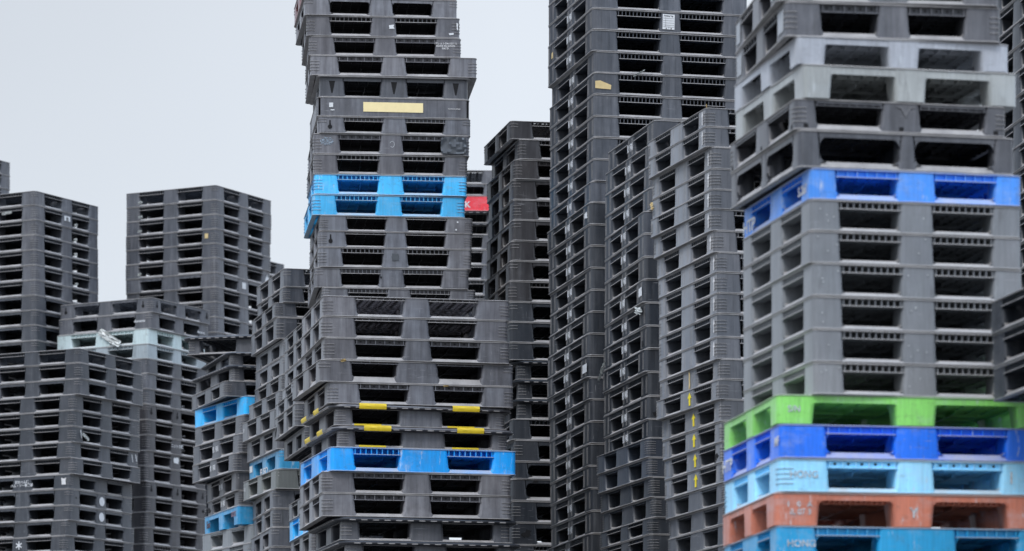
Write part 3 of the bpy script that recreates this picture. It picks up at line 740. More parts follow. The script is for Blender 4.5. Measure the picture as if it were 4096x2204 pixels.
(0.9635,27.630,6.4624,0.1524,12.94,1.120,1.330,'dribs','kt'),
(0.9628,27.630,6.3105,0.1519,12.86,1.120,1.330,'dribs','kt'),
(0.9576,27.630,6.1651,0.1454,12.09,1.120,1.330,'dribs','kt'),
(0.9433,27.630,6.0108,0.1543,12.51,1.120,1.330,'dribs','kd'),
(0.9501,27.630,5.8636,0.1472,12.26,1.120,1.330,'dribs','kd'),
(0.9501,27.630,5.7096,0.1541,12.26,1.120,1.330,'dribs','kd'),
(0.9605,27.630,5.5572,0.1524,12.01,1.120,1.330,'dribs','kd'),
(0.9587,27.630,5.4065,0.1506,12.01,1.120,1.330,'dribs','kd'),
(0.9488,27.630,5.2542,0.1524,11.72,1.120,1.330,'dribs','kd'),
(0.9398,27.630,5.1016,0.1525,11.74,1.120,1.330,'dribs','kd'),
(0.9345,27.630,4.9507,0.1510,11.75,1.120,1.330,'dribs','kd'),
(0.9451,27.630,4.7980,0.1527,12.12,1.120,1.330,'dribs','kd'),
(0.9558,27.630,4.6457,0.1523,12.10,1.120,1.330,'dribs','kd'),
(0.9516,27.630,4.4917,0.1539,11.64,1.120,1.330,'dribs','kd'),
(0.9506,27.630,4.3376,0.1542,11.33,1.120,1.330,'dribs','kd'),
(0.9531,27.630,4.1814,0.1562,11.40,1.120,1.330,'dribs','kd'),
(0.9609,27.630,4.0253,0.1561,11.85,1.120,1.330,'dribs','kd'),
(0.9637,27.630,3.8692,0.1560,11.77,1.120,1.330,'dribs','kd'),
(0.9444,27.630,3.7149,0.1543,12.04,1.120,1.330,'dribs','kd'),
],
'printed_mark':[
(1.3274,26.032,6.2881,0.1473,13.25,1.100,1.200,'dribs','kt'),
(1.3114,26.032,6.1410,0.1471,13.61,1.100,1.200,'dribs','kt'),
(1.3062,26.032,5.9927,0.1483,13.38,1.100,1.200,'dribs','kt'),
(1.3031,26.032,5.8438,0.1490,12.98,1.100,1.200,'dribs','kt'),
(1.2874,26.032,5.6945,0.1493,11.22,1.100,1.200,'dribs','kt'),
(1.2874,26.032,5.5423,0.1521,11.22,1.100,1.200,'dribs','kt'),
(1.2887,26.032,5.3954,0.1469,11.38,1.100,1.200,'dribs','kd'),
(1.2815,26.032,5.2432,0.1522,10.91,1.100,1.200,'dribs','kd'),
(1.2920,26.032,5.0919,0.1513,11.78,1.100,1.200,'dribs','kd'),
(1.2905,26.032,4.9414,0.1505,12.68,1.100,1.200,'dribs','kd'),
(1.2804,26.032,4.7894,0.1520,12.05,1.100,1.200,'dribs','kd'),
(1.2945,26.032,4.6323,0.1571,12.75,1.100,1.200,'dribs','kd'),
(1.2905,26.032,4.4802,0.1520,12.68,1.100,1.200,'dribs','kd'),
(1.2974,26.032,4.3568,0.1234,12.91,1.100,1.200,'dribs','kd'),
(1.2606,26.032,4.2286,0.1282,15.03,1.100,1.200,'ridged','kn'),
(1.2685,26.032,4.0996,0.1290,15.18,1.100,1.200,'ridged','kn'),
(1.2869,26.032,3.9675,0.1321,14.89,1.100,1.200,'ridged','kd'),
(1.2997,26.032,3.8353,0.1322,14.78,1.100,1.200,'ridged','kd'),
(1.2817,26.032,3.7259,0.1094,14.66,1.100,1.200,'ribs','kd'),
(1.2851,26.032,3.6034,0.1225,14.65,1.100,1.200,'ribs','kd'),
],
'arrow_stack':[
(1.5483,24.194,6.0359,0.1151,15.70,1.100,1.170,'aribs','grey4'),
(1.5493,24.194,5.9129,0.1231,15.62,1.100,1.170,'aribs','grey4'),
(1.5775,24.194,5.7807,0.1322,16.26,1.100,1.170,'aribs','grey4'),
(1.5775,24.194,5.6547,0.1260,16.26,1.100,1.170,'aribs','grey4'),
(1.5712,24.194,5.5368,0.1179,16.75,1.100,1.170,'aribs','grey4'),
(1.5837,24.194,5.4058,0.1310,15.77,1.100,1.170,'aribs','grey4'),
(1.6014,24.194,5.2738,0.1319,15.34,1.100,1.170,'aribs','grey4'),
(1.6139,24.194,5.1539,0.1199,16.02,1.100,1.170,'aribs','grey4'),
(1.6171,24.194,5.0283,0.1256,15.77,1.100,1.170,'aribs','grey4'),
(1.6171,24.194,4.9041,0.1242,15.77,1.100,1.170,'aribs','grey4'),
(1.6171,24.194,4.7617,0.1424,15.77,1.100,1.170,'aribs','grey4'),
(1.6171,24.194,4.6265,0.1352,15.77,1.100,1.170,'aribs','grey4'),
(1.6269,24.194,4.5048,0.1218,16.54,1.100,1.170,'aribs','grey5'),
(1.6091,24.194,4.3823,0.1225,17.22,1.100,1.170,'aribs','grey5'),
(1.6384,24.194,4.2509,0.1314,16.12,1.100,1.170,'aribs','grey5'),
(1.6415,24.194,4.1268,0.1241,16.11,1.100,1.170,'aribs','grey5'),
(1.6499,24.194,4.0027,0.1241,15.70,1.100,1.170,'aribs','grey5'),
(1.6535,24.194,3.8785,0.1243,15.77,1.100,1.170,'aribs','grey5'),
(1.6603,24.194,3.7544,0.1240,15.83,1.100,1.170,'ridged','grey5'),
(1.6774,24.194,3.6303,0.1241,15.08,1.100,1.170,'ridged','grey5'),
(1.6723,24.194,3.5059,0.1244,15.49,1.100,1.170,'ridged','grey5'),
(1.6702,24.194,3.3816,0.1243,15.65,1.100,1.170,'ridged','grey5'),
],
'nearest':[
(1.6568,18.287,5.4795,0.1516,6.21,1.028,1.170,'ribs','k5'),
(1.6625,18.287,5.3175,0.1619,7.96,1.007,1.170,'dots','k5'),
(1.6790,18.287,5.1881,0.1294,11.16,1.005,1.170,'feet','lgrey'),
(1.7002,18.287,5.0322,0.1559,12.17,1.024,1.170,'feet','ggrey'),
(1.6625,18.287,4.8900,0.1422,11.56,1.005,1.170,'slotfeet','k5'),
(1.6837,18.287,4.7161,0.1739,12.29,1.030,1.170,'oval','k5'),
(1.7315,18.287,4.5722,0.1439,11.59,1.010,1.170,'gblue','blue1'),
(1.7275,18.287,4.4289,0.1434,12.01,1.007,1.170,'gribs','gd'),
(1.7286,18.287,4.2832,0.1457,12.01,1.010,1.170,'gribs','gd'),
(1.7317,18.287,4.1330,0.1502,12.52,1.006,1.170,'gribs','gd'),
(1.7340,18.287,3.9829,0.1500,12.52,1.010,1.170,'gribs','gd'),
(1.7347,18.287,3.8329,0.1500,12.69,1.009,1.170,'gribs','gd'),
(1.7365,18.287,3.6854,0.1475,12.80,1.009,1.170,'gribs','gd'),
(1.7570,18.287,3.5512,0.1342,8.97,1.302,1.170,'feet','green'),
(1.7527,18.287,3.3945,0.1568,9.65,1.287,1.170,'gblue2','blue2'),
(1.7497,18.287,3.2404,0.1541,9.24,1.275,1.170,'gdots','lblue'),
(1.7475,18.287,3.0882,0.1522,8.70,1.299,1.170,'redp','red3'),
(1.7622,18.287,2.9403,0.1478,8.97,1.312,1.170,'gwide','cyan'),
],
'right_edge':[
(2.8271,17.161,3.9523,0.1500,11.60,1.100,1.150,'gribs','kd'),
(2.8362,17.161,3.8000,0.1523,11.60,1.100,1.150,'gribs','kd'),
(2.8385,17.161,3.6500,0.1500,11.60,1.100,1.150,'gribs','kd'),
],
'dark_right':[
(3.5969,23.558,6.9620,0.1504,7.50,1.100,1.100,'ribs','kd'),
(3.6000,23.558,6.8116,0.1504,7.50,1.100,1.100,'ribs','kd'),
(3.6031,23.558,6.6612,0.1504,7.50,1.100,1.100,'ribs','kd'),
(3.5985,23.558,6.5109,0.1504,7.50,1.100,1.100,'ribs','kd'),
(3.6016,23.558,6.3605,0.1504,7.50,1.100,1.100,'ribs','kd'),
(3.5969,23.558,6.2101,0.1504,7.50,1.100,1.100,'ribs','kd'),
(3.6000,23.558,6.0597,0.1504,7.50,1.100,1.100,'ribs','kd'),
(3.6031,23.558,5.9093,0.1504,7.50,1.100,1.100,'ribs','kd'),
(3.5985,23.558,5.7589,0.1504,7.50,1.100,1.100,'ribs','kd'),
(3.6016,23.558,5.6085,0.1504,7.50,1.100,1.100,'ribs','kd'),
(3.5969,23.558,5.4581,0.1504,7.50,1.100,1.100,'ribs','kd'),
(3.6000,23.558,5.3078,0.1504,7.50,1.100,1.100,'ribs','kd'),
(3.6031,23.558,5.1574,0.1504,7.50,1.100,1.100,'ribs','kd'),
(3.5985,23.558,5.0070,0.1504,7.50,1.100,1.100,'ribs','kd'),
(3.6016,23.558,4.8566,0.1504,7.50,1.100,1.100,'ribs','kd'),
],
'peek':[
(-3.3362,43.803,8.2674,0.1583,57.04,1.100,1.100,'ribsT','k'),
(-3.3362,43.803,8.1063,0.1611,57.04,1.100,1.100,'ribs','k'),
]
}

def empty(name, loc, rz=0.0, sc=(1, 1, 1)):
    o = bpy.data.objects.new(name, None); C.objects.link(o); o.empty_display_size = .2
    o.location = loc; o.rotation_euler = (0, 0, rz); o.scale = sc
    return o
def meshobj(name, me, parent=None, color=None):
    o = bpy.data.objects.new(name, me); C.objects.link(o)
    if parent: o.parent = parent
    if color: o.color = color
    return o
PROTO = {}
def pallet(ty, col, loc, rz, sc):
    """the first pallet of a kind is built; the later ones are copies of it and of each of its parts"""
    if ty not in PROTO:
        r = empty('plastic_pallet', loc, rz, sc)
        for n, me in type_meshes(ty): meshobj(n, me, r, col)
        PROTO[ty] = r; return r
    src = PROTO[ty]; r = src.copy(); C.objects.link(r); r.location = loc; r.rotation_euler = (0, 0, rz); r.scale = sc
    for ch in KIDS[ty]:
        c = ch.copy(); C.objects.link(c); c.parent = r; c.color = col
    return r
KIDS = {}
PAL = {}
rnd = random.Random(3)
for key, rows in STACKS.items():
    n = len(rows)
    for i, (X, Y, z, h, yaw, w_, d_, ty, co) in enumerate(rows):
        c = COL[co]; v = 1 + rnd.uniform(-.22, .22) * (.5 if co in ('gd', 'azure', 'lgrey', 'ggrey') else 1); t = rnd.uniform(-.03, .03)
        col = tuple(max(.004, a*v*(1+b*t)) for a, b in zip(c[:3], (1, 0, -1))) + (min(1, c[3]*(1+rnd.uniform(-.32, .32))),)
        r = pallet(ty, col, (X, Y, z), math.radians(yaw), (w_/1.1, d_/1.1, h/.15))
        if ty not in KIDS: KIDS[ty] = [o for o in r.children]
        cat = 'pallet'; r['category'] = cat; r['group'] = GROUP['crooked' if key == 'crooked_top' else key]
        if (key, i) in SPECIAL: lab = SPECIAL[(key, i)]
        else:
            k = i if key != 'crooked' else i+1
            lab = '%s %s pallet, %s down in the %s' % (CNAME[co], TNAME[ty], ORD[k], WHERE[key]) if k else 'topmost %s %s pallet of the %s' % (CNAME[co], TNAME[ty], WHERE[key])
        r['label'] = lab
        r.rotation_euler[0] = rnd.uniform(-.0012, .0012); r.rotation_euler[1] = rnd.uniform(-.0012, .0012)
        PAL[key, i] = r

# ------------------------------------------------------------------ marks on pallets (parts)
def face_matrix(r, face, U, V, off=.003):
    """local matrix with x along the face as read from outside, y up, z outward, undoing the pallet's scale"""
    sx, sy, sz = r.scale
    if face == 'F':
        M = Matrix(((1/sx, 0, 0), (0, 0, -1/sy), (0, 1/sz, 0))); p = Vector((-HW + U*2*HW, -HW-off, V*HT))
    else:
        M = Matrix(((0, 0, -1/sx), (-1/sy, 0, 0), (0, 1/sz, 0))); p = Vector((-HW-off, -HW + U*2*HW, V*HT))
    m4 = M.to_4x4(); m4.translation = p
    return m4
def stick(r, name, me, face, U, V, label=None, rot=0, off=.003, flip=False):
    o = meshobj(name, me, r)
    m = face_matrix(r, face, U, V, off) @ Matrix.Rotation(rot, 4, 'Z')
    o.matrix_local = m
    if label: o['label'] = label
    return o
TXT = {}
def text_mesh(s, size, mat=None, squash=1.0):
    k = (s, size, squash, mat.name if mat else '')
    if k in TXT: return TXT[k]
    cu = bpy.data.curves.new('writing', 'FONT'); cu.body = s; cu.size = size; cu.align_x = 'CENTER'; cu.align_y = 'CENTER'; cu.extrude = .0006; cu.offset = size*.02
    cu.space_line = .95
    o = bpy.data.objects.new('writing', cu); C.objects.link(o)
    dg = bpy.context.evaluated_depsgraph_get()
    me = bpy.data.meshes.new_from_object(o.evaluated_get(dg))
    bpy.data.objects.remove(o)
    for v in me.vertices: v.co.x *= squash
    me.materials.clear(); me.materials.append(mat or WHITE)
    TXT[k] = me; return me
def poly_mesh(name, pts, mat, t=.0012):
    bm = bmesh.new(); A = [bm.verts.new((x, y, 0)) for x, y in pts]; B = [bm.verts.new((x, y, t)) for x, y in pts]
    n = len(pts); bm.faces.new(B); bm.faces.new(A[::-1])
    for i in range(n): bm.faces.new((A[i], A[(i+1) % n], B[(i+1) % n], B[i]))
    return finish(bm, name, mat)
def rectm(name, w_, h_, mat, jag=0, seed=1):
    q = random.Random(seed)
    if not jag: pts = [(-w_/2, -h_/2), (w_/2, -h_/2), (w_/2, h_/2), (-w_/2, h_/2)]
    else:
        pts = []
        for (a, b) in (((-1, -1), (1, -1)), ((1, -1), (1, 1)), ((1, 1), (-1, 1)), ((-1, 1), (-1, -1))):
            for k in range(5):
                f = k/5; x = a[0]+(b[0]-a[0])*f; y = a[1]+(b[1]-a[1])*f
                pts.append((w_/2*x*(1-q.uniform(0, jag)), h_/2*y*(1-q.uniform(0, jag))))
    return poly_mesh(name, pts, mat)

# short print on the left middle blocks of the tall tower and its neighbour
pm = text_mesh('\u6771\u30ce\u4f55\u5d0e', .056, WHITE, .66)
for key, n in (('tallest', 28), ('printed_mark', 14)):
    for i in range(n):
        stick(PAL[key, i], 'printed_writing', pm, 'L', .5, .46, rot=.0)
for i in (5, 6, 7, 8): stick(PAL['crooked', i], 'printed_writing', pm, 'L', .5, .5)
# yellow arrows
ar = poly_mesh('arrow', [(-.015, -.040), (.015, -.040), (.014, .006), (.036, .004), (.001, .040), (-.036, .006), (-.014, .006)], ARR)
for i in (13, 14, 15, 16, 17):
    stick(PAL['arrow_stack', i], 'arrow_sticker', ar, 'L', .45, .5, rot=rnd.uniform(-.06, .06))
stick(PAL['arrow_stack', 12], 'torn_sticker', rectm('torn_sticker', .03, .12, TAN, .5, 4), 'L', .49, .5)
arrow_out = poly_mesh('arrow', [(-.006, -.04), (.006, -.04), (.006, .012), (.018, .012), (0, .045), (-.018, .012), (-.006, .012)], DU)
for i in range(12):
    stick(PAL['arrow_stack', i], 'moulded_arrow', arrow_out, 'L', .055, .5)
# white discs
disc = poly_mesh('disc', [(.044*math.cos(a*PI/16), .044*math.sin(a*PI/16)) for a in range(32)], WHITE)
for i in (9, 10): stick(PAL['lower_left', i], 'round_sticker', disc, 'F', .50, .5)
stick(PAL['lower_left', 8], 'printed_writing', text_mesh('\u65e5\u672c\u30cf\u30e0\u69d8\n\u30cf\u30e0\u30fb\u30bd\u30fc\u4e8b\u696d\u90e8', .034, WHITE, .95), 'L', .5, .5)
def star_mesh():
    bm = bmesh.new()
    for k in range(3):
        a = k*PI/3 + PI/2; c, s = math.cos(a), math.sin(a)
        p = [(-.040, -.006), (.040, -.006), (.040, .006), (-.040, .006)]
        A = [bm.verts.new((x*c-y*s, x*s+y*c, .0004*k)) for x, y in p]; B = [bm.verts.new((x*c-y*s, x*s+y*c, .0012+.0002*k)) for x, y in p]
        bm.faces.new(B)
        for i in range(4): bm.faces.new((A[i], A[(i+1) % 4], B[(i+1) % 4], B[i]))
    return finish(bm, 'emblem', WHITE)
stick(PAL['lower_left', 12], 'printed_emblem', star_mesh(), 'L', .5, .52)
stick(PAL['lower_left', 12], 'printed_writing', text_mesh('NAKANO', .022), 'L', .5, .12) if False else None
for i, fs in ((5, 'F'), (6, 'F')):
    stick(PAL['lower_left', i], 'torn_label', rectm('torn_label', .012, .09, PAPER, .3, i), fs, .90 if i == 6 else .12, .55, rot=.2)
stick(PAL['lower_left', 6], 'torn_label', rectm('torn_label', .014, .08, PAPER, .3, 9), 'F', .955, .6, rot=.25)
stick(PAL['lower_left', 8], 'faded_label', rectm('faded_label', .06, .07, DU, .3, 2), 'L', .06, .52)
dc = text_mesh('docomo', .040)
stick(PAL['pale_stack', 1], 'printed_writing', dc, 'L', .11, .5); stick(PAL['pale_stack', 1], 'printed_writing', dc, 'F', .86, .42)
stick(PAL['pale_stack', 9], 'printed_writing', text_mesh('\u30cb\u30c3\u30c8\u30af\u6a5f', .042), 'F', .5, .55)
stick(PAL['pale_stack', 10], 'torn_label', rectm('torn_label', .10, .07, PAPER, .35, 5), 'F', .5, .62)
stick(PAL['left_tower', 1], 'label_sticker', rectm('label_sticker', .10, .05, PAPER), 'F', .49, .58)
tx = stick(PAL['left_tower', 1], 'label_print', text_mesh('\u2016\u2016\u2016', .03, INK), 'F', .49, .54, off=.0052)
stick(PAL['square_tower', 3], 'label_sticker', rectm('label_sticker', .04, .05, TAN), 'L', .10, .55)
stick(PAL['square_tower', 6], 'label_sticker', rectm('label_sticker', .075, .065, PAPER), 'F', .50, .55)
tre = poly_mesh('tree_sticker', [(-.045, -.045), (.045, -.045), (.045, -.02), (.032, -.022), (.045, 0), (.025, 0), (.03, .018), (.012, .018), (0, .05), (-.012, .018), (-.03, .018), (-.025, 0), (-.045, 0), (-.032, -.022), (-.045, -.02)], PAPER)
stick(PAL['square_tower', 5], 'tree_shaped_sticker', tre, 'F', .93, .45)
# keyholes: flat dark plates in place of shaded recesses
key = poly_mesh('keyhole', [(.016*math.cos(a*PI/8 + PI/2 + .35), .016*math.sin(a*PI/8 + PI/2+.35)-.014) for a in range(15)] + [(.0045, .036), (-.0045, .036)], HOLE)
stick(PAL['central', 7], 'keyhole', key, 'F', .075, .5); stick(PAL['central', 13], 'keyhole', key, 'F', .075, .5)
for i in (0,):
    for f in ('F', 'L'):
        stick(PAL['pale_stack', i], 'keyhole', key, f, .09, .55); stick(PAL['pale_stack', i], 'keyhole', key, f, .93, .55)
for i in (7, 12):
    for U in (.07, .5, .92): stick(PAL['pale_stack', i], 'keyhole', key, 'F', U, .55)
# central tower
stick(PAL['central', 6], 'yellow_label', rectm('yellow_label', .452, .072, BEI), 'F', .497, .52, label='long faded yellow label')
stick(PAL['central', 6], 'small_sticker', rectm('small_sticker', .032, .036, PAPER, .12, 3), 'F', .088, .58); stick(PAL['central', 6], 'small_sticker', rectm('small_sticker', .034, .010, PAPER, .4, 8), 'F', .096, .33)
stick(PAL['central', 2], 'torn_label', rectm('torn_label', .044, .034, PAPER, .3, 11), 'F', .553, .50); stick(PAL['central', 2], 'torn_label', rectm('torn_label', .040, .018, PAPER, .4, 12), 'F', .945, .2)
stick(PAL['central', 2], 'torn_label', rectm('torn_label', .014, .070, PAPER, .5, 13), 'F', .985, .6)
stick(PAL['central', 3], 'moulded_writing', text_mesh('\u30d1\u30ec\u30c3\u30c8D4-1011-2\nMADE IN JAPAN\nPAT.P.', .020, DU), 'F', .90, .58)
stick(PAL['central', 6], 'moulded_writing', text_mesh('MADE IN JAPAN', .013, DU), 'F', .90, .5)
for U, V in ((.90, .72), (.89, .24)): stick(PAL['central', 12], 'small_sticker', rectm('small_sticker', .012, .012, PAPER), 'F', U, V)
chalk = poly_mesh('chalk_ring', [(.018*math.cos(a*PI/8), .024*math.sin(a*PI/8)) for a in range(-6, 8)] + [(.0155*math.cos(a*PI/8), .0215*math.sin(a*PI/8)) for a in range(7, -7, -1)], WHITE)
stick(PAL['central', 8], 'chalk_mark', chalk, 'F', .505, .52)
stick(PAL['central', 8], 'chalk_smear', poly_mesh('chalk_smear', [(.050*math.cos(a*PI/10), .030*math.sin(a*PI/10)*(1+.2*math.sin(a*2.3))) for a in range(20)], worn('smear', (.30, .36, .42), .42, .66)), 'F', .085, .62)
stick(PAL['central', 14], 'scraped_label', rectm('scraped_label', .062, .06, FILM, .25, 6), 'F', .50, .55)
def crumple(name, w_, h_, mat, amp, seed):
    q = random.Random(seed); bm = bmesh.new(); nx, ny = 12, 7; g = {}
    for i in range(nx+1):
        for j in range(ny+1):
            x = w_*(i/nx-.5); y = h_*(j/ny-.5); e = math.sqrt((2*x/w_)**2+(2*y/h_)**2)
            g[i, j] = bm.verts.new((x*(1-.12*max(0, e-.8)), y*(1-.25*max(0, e-.8)), .003+q.uniform(0, amp)))
    for i in range(nx):
        for j in range(ny): bm.faces.new((g[i, j], g[i+1, j], g[i+1, j+1], g[i, j+1]))
    ext = bmesh.ops.solidify(bm, geom=bm.faces[:], thickness=.0012)
    return finish(bm, name, mat, 20)
stick(PAL['central', 8], 'torn_film', crumple('torn_film', .20, .135, FILM, .012, 2), 'F', .90, .5, label='torn dark film over the right corner')
# red pallet mark
stick(PAL['red_layer', 2], 'printed_mark', text_mesh('K', .085, WHITE), 'F', .690, .40, off=.004)
# yellow tape on the rims
def tape(wd):
    bm = bmesh.new(); q = random.Random(int(wd*1000))
    prof = [(-.002, .0345), (.006, .0365), (.018, .0405), (.030, .0365), (.036, .026)]
    L = [[bm.verts.new((x, z-.018, o+q.uniform(0, .0015))) for z, o in prof] for x in [(-.5+k/6)*wd for k in range(7)]]
    for a, b in zip(L[:-1], L[1:]):
        for k in range(len(prof)-1): bm.faces.new((a[k], b[k], b[k+1], a[k+1]))
    bmesh.ops.solidify(bm, geom=bm.faces[:], thickness=.0012)
    return finish(bm, 'yellow_tape', YEL)
tp = tape(.185); tq = tape(.20)
for i, UF, UL in ((5, (.225, .735), (.30, .72)), (6, (.235, .745), (.27, .68))):
    for U in UF: stick(PAL['front_centre', i], 'yellow_tape', tp, 'F', U, .89, off=0)
    for U in UL: stick(PAL['front_centre', i], 'yellow_tape', tq, 'L', U, .89, off=0)
    for U in UF: stick(PAL['front_centre', i], 'yellow_tape', rectm('yellow_tape', .19, .012, YEL, .06, i), 'F', U-.02, .065, off=-.016)
# tallest tower
tag = stick(PAL['tallest', 3], 'paper_tag', rectm('paper_tag', .086, .105, PAPER), 'F', .487, .52, label='white packing tag with ruled lines', rot=-.02)
def tag_print():
    bm = bmesh.new()
    for y in (.024, .008, -.008, -.024, -.036): box(bm, -.040, .040, y-.0007, y+.0007, 0, .0006)
    box(bm, -.022, -.0208, -.036, .032, 0, .0008); box(bm, .001, .0022, -.050, -.036, 0, .0008)
    return finish(bm, 'tag_lines', INK)
stick(PAL['tallest', 3], 'tag_lines', tag_print(), 'F', .487, .52, off=.0045, rot=-.02)
stick(PAL['tallest', 3], 'tag_writing', text_mesh('Packing Tag', .0135, INK), 'F', .487, .80, off=.0045, rot=-.02)
stick(PAL['tallest', 3], 'tag_writing', text_mesh('A       B', .014, INK), 'F', .487, .20, off=.0045, rot=-.02)
stick(PAL['tallest', 6], 'masking_tape', poly_mesh('masking_tape', [(-.052, -.028), (.060, -.032), (.062, -.002), (-.016, .026), (-.052, .022)], TAN), 'F', .052, .45)
stick(PAL['tallest', 6], 'masking_tape', poly_mesh('masking_tape', [(-.045, -.030), (.012, -.030), (.012, .026), (-.045, .012)], TAN), 'L', .04, .45) if False else None
stick(PAL['tallest', 3], 'small_sticker', rectm('small_sticker', .05, .045, TAN, .2, 3), 'L', .88, .4)
stick(PAL['tallest', 12], 'torn_label', rectm('torn_label', .10, .05, PAPER, .45, 21), 'L', .08, .5); stick(PAL['tallest', 12], 'torn_label', rectm('torn_label', .030, .05, PAPER, .4, 22), 'F', .11, .5)
stick(PAL['tallest', 19], 'label_sticker', rectm('label_sticker', .13, .06, PAPER, .03, 3), 'L', .05, .45, rot=.0)
stick(PAL['printed_mark', 7], 'label_sticker', rectm('label_sticker', .10, .06, PAPER, .2, 7), 'L', .05, .5)
# crooked, leaning and tucked stacks
stick(PAL['crooked', 9], 'script_mark', text_mesh('Enix', .085, flat('rust_ink', (.10, .05, .06)), .9), 'L', .86, .50)
stick(PAL['crooked', 9], 'script_mark', text_mesh('SOCIOS', .060, flat('faded_ink', (.22, .16, .20)), .7), 'L', .12, .60)
stick(PAL['leaning', 10], 'printed_writing', text_mesh('FUSO', .085, WHITE, 1.3), 'L', .50, .18)
stick(PAL['leaning', 10], 'label_sticker', rectm('label_sticker', .10, .055, PAPER), 'L', .92, .62)
zero = text_mesh('0', .05, WHITE)
for i in (8, 11): stick(PAL['leaning', i], 'painted_number', zero, 'L', .93, .55)
# nearest stack
WORN = worn('worn_white_paint', (.52, .56, .58), .38, .50)
stick(PAL['nearest', 6], 'printed_writing', text_mesh('HTP', .085, WHITE, 1.4), 'L', .90, .32)
stick(PAL['nearest', 6], 'printed_writing', text_mesh('S.26?', .060, WHITE, 1.2), 'L', .10, .40)
stick(PAL['nearest', 14], 'printed_writing', text_mesh('HTP', .080, WHITE, 1.4), 'L', .90, .45); stick(PAL['nearest', 14], 'printed_writing', text_mesh('MF', .06, WHITE, 1.2), 'L', .04, .5)
stick(PAL['nearest', 15], 'painted_writing', text_mesh('HONG', .044, WORN), 'F', .090, .53); stick(PAL['nearest', 15], 'painted_writing', text_mesh('1', .075, WORN), 'F', .855, .50)
stick(PAL['nearest', 16], 'painted_writing', text_mesh('1   0   A\n IL 07 3', .036, WORN), 'F', .088, .53); stick(PAL['nearest', 16], 'painted_writing', text_mesh('Y', .065, WORN), 'F', .50, .42)
stick(PAL['nearest', 17], 'painted_writing', text_mesh('HONG', .044, WORN), 'F', .085, .45)
stick(PAL['nearest', 13], 'painted_writing', text_mesh('S/N', .040, WORN), 'F', .060, .50)
for i in (0, 1):
    stick(PAL['nearest', i], 'white_label', rectm('white_label', .13, .10, flat('chalky_label', (.40, .42, .44)), .08, i), 'L', .08, .5)
    stick(PAL['nearest', i], 'white_label', rectm('white_label', .11, .10, flat('chalky_label', (.36, .38, .40)), .08, i+4), 'L', .90, .5)
SCUFF = flat('scuffed_paint', (.13, .13, .135))
def emblem():
    return poly_mesh('emblem', [(-.05, .018), (-.02, .02), (0, -.005), (.02, .02), (.05, .018), (.022, .010), (0, -.03), (-.022, .010)], SCUFF)
stick(PAL['nearest', 4], 'scuffed_emblem', emblem(), 'F', .52, .72)
sm = rectm('paint_speck', .006, .006, WRAP, .4, 1)
for i in range(7, 13):
    for k in range(5): stick(PAL['nearest', i], 'paint_speck', sm, 'F', rnd.choice([rnd.uniform(.02, .13), rnd.uniform(.44, .55)]), rnd.uniform(.2, .85), rot=rnd.uniform(0, 3), off=.0035)

# broken holes and cracks: flat patches painted with the shade inside
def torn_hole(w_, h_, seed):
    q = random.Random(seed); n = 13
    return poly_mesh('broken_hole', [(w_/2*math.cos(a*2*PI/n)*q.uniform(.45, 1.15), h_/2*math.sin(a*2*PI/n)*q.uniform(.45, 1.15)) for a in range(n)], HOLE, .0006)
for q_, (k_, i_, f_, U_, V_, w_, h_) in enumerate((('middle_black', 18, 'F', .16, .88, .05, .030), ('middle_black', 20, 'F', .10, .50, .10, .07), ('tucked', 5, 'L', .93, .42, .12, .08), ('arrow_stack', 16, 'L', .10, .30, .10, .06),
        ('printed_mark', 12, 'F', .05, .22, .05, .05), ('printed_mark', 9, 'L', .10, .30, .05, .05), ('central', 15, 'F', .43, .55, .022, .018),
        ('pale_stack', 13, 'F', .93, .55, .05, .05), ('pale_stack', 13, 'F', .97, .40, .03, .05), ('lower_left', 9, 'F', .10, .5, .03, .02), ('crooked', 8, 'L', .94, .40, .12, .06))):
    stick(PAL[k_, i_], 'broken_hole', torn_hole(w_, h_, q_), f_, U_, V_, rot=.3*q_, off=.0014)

# ------------------------------------------------------------------ loose scraps caught on the pallets, pale specks in openings
def scrap(key, i, face, U, V, w_, h_, mat, seed, rot, label, cat='scrap'):
    r = PAL[key, i]; me = crumple('plastic_scrap', w_, h_, mat, .02, seed)
    o = meshobj('plastic_scrap', me)
    bpy.context.view_layer.update()
    m = r.matrix_world @ face_matrix(r, face, U, V, .012) @ Matrix.Rotation(rot, 4, 'Z')
    o.matrix_world = m; o['label'] = label; o['category'] = cat
scrap('pale_stack', 2, 'L', .40, .55, .30, .085, WRAP, 5, -.55, 'crumpled white wrap hanging on the pale mint green pallet', 'wrap')
scrap('left_tower', 1, 'L', .30, .60, .13, .03, WRAP, 6, .1, 'small white strap end on the second pallet of the leftmost tall tower', 'strap')
scrap('lower_left', 5, 'F', .16, .42, .11, .035, WRAP, 7, -.5, 'curled clear plastic flap at the corner of the lower left stack', 'scrap')
scrap('printed_mark', 8, 'L', .10, .75, .17, .05, WRAP, 8, -.2, 'torn white film flap on the printed stack, upper half', 'scrap')
scrap('printed_mark', 10, 'L', .93, .96, .22, .02, WRAP, 9, .5, 'thin strip of film at the left edge of the printed stack', 'scrap')

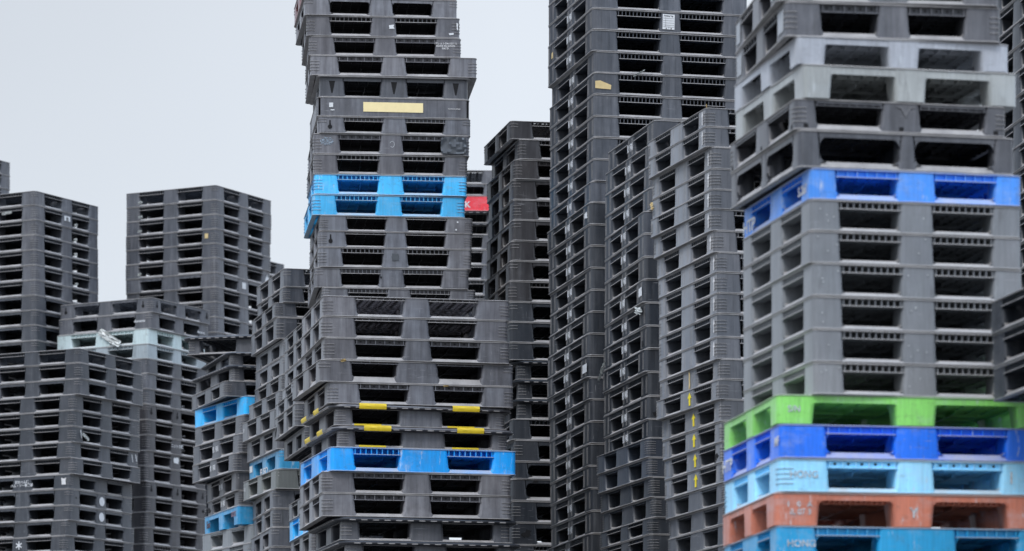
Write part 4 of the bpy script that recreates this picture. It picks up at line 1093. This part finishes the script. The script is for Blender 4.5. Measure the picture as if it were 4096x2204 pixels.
scrap('tallest', 5, 'F', .28, .02, .10, .012, WRAP, 10, .55, 'short pale strap caught between two pallets of the tallest tower', 'strap')
scrap('tallest', 7, 'F', .72, .50, .006, .08, TAN, 11, .2, 'dangling straw in an opening below the packing tag, tallest tower', 'straw')
scrap('front_centre', 3, 'F', .115, .95, .035, .02, TAN, 12, .3, 'tiny dry leaf stuck on the wide centre stack', 'leaf')
scrap('front_centre', 4, 'F', .63, .93, .04, .012, TAN, 13, .1, 'small brown scrap under an opening of the wide centre stack', 'scrap')
scrap('arrow_stack', 3, 'L', .93, .60, .025, .06, TAN, 14, .6, 'brown strap end hanging inside the grey arrow stack', 'strap')
for q, (i, U) in enumerate(((0, .82), (1, .82), (2, .825), (5, .82))):  # same small pale piece set low in several openings
    scrap('square_tower', i, 'L', U, .26, .05, .028, WRAP, 20+q, .2, 'tiny white speck in the left opening, %s pallet of the square tower' % ORD[i].replace('topmost', 'top'), 'scrap')
for q, i in enumerate((1, 2, 3, 5)):  # small pale pieces again, low in the openings
    scrap('left_tower', i, 'F', .60, .26, .05, .03, WRAP, 30+q, .2, 'tiny white speck in an opening, %s pallet of the leftmost tall tower' % ORD[i], 'scrap')

# ------------------------------------------------------------------ ground: yard surface rising behind a bank
bm = bmesh.new()
xs = [-1500, -300, -80, -40] + [x*2.0 for x in range(-15, 16)] + [40, 80, 300, 1500]
ysg = [-200, -50, 0, 4, 8, 10, 12, 14, 15.5, 17] + [17+k for k in range(1, 28)] + [60, 100, 400, 2500]
def gz(y):
    if y < 8: return 0.0
    top = 1.5 + .078*min(y, 46)
    if y < 17: t = (y-8)/9; t = t*t*(3-2*t); return t*(1.5+.078*17)
    return top
G = {}
for a, x in enumerate(xs):
    for b, y in enumerate(ysg): G[a, b] = bm.verts.new((x, y, gz(y)-.004))
for a in range(len(xs)-1):
    for b in range(len(ysg)-1): bm.faces.new((G[a, b], G[a+1, b], G[a+1, b+1], G[a, b+1]))
gr = meshobj('ground', finish(bm, 'ground', GROUND)); gr['kind'] = 'structure'
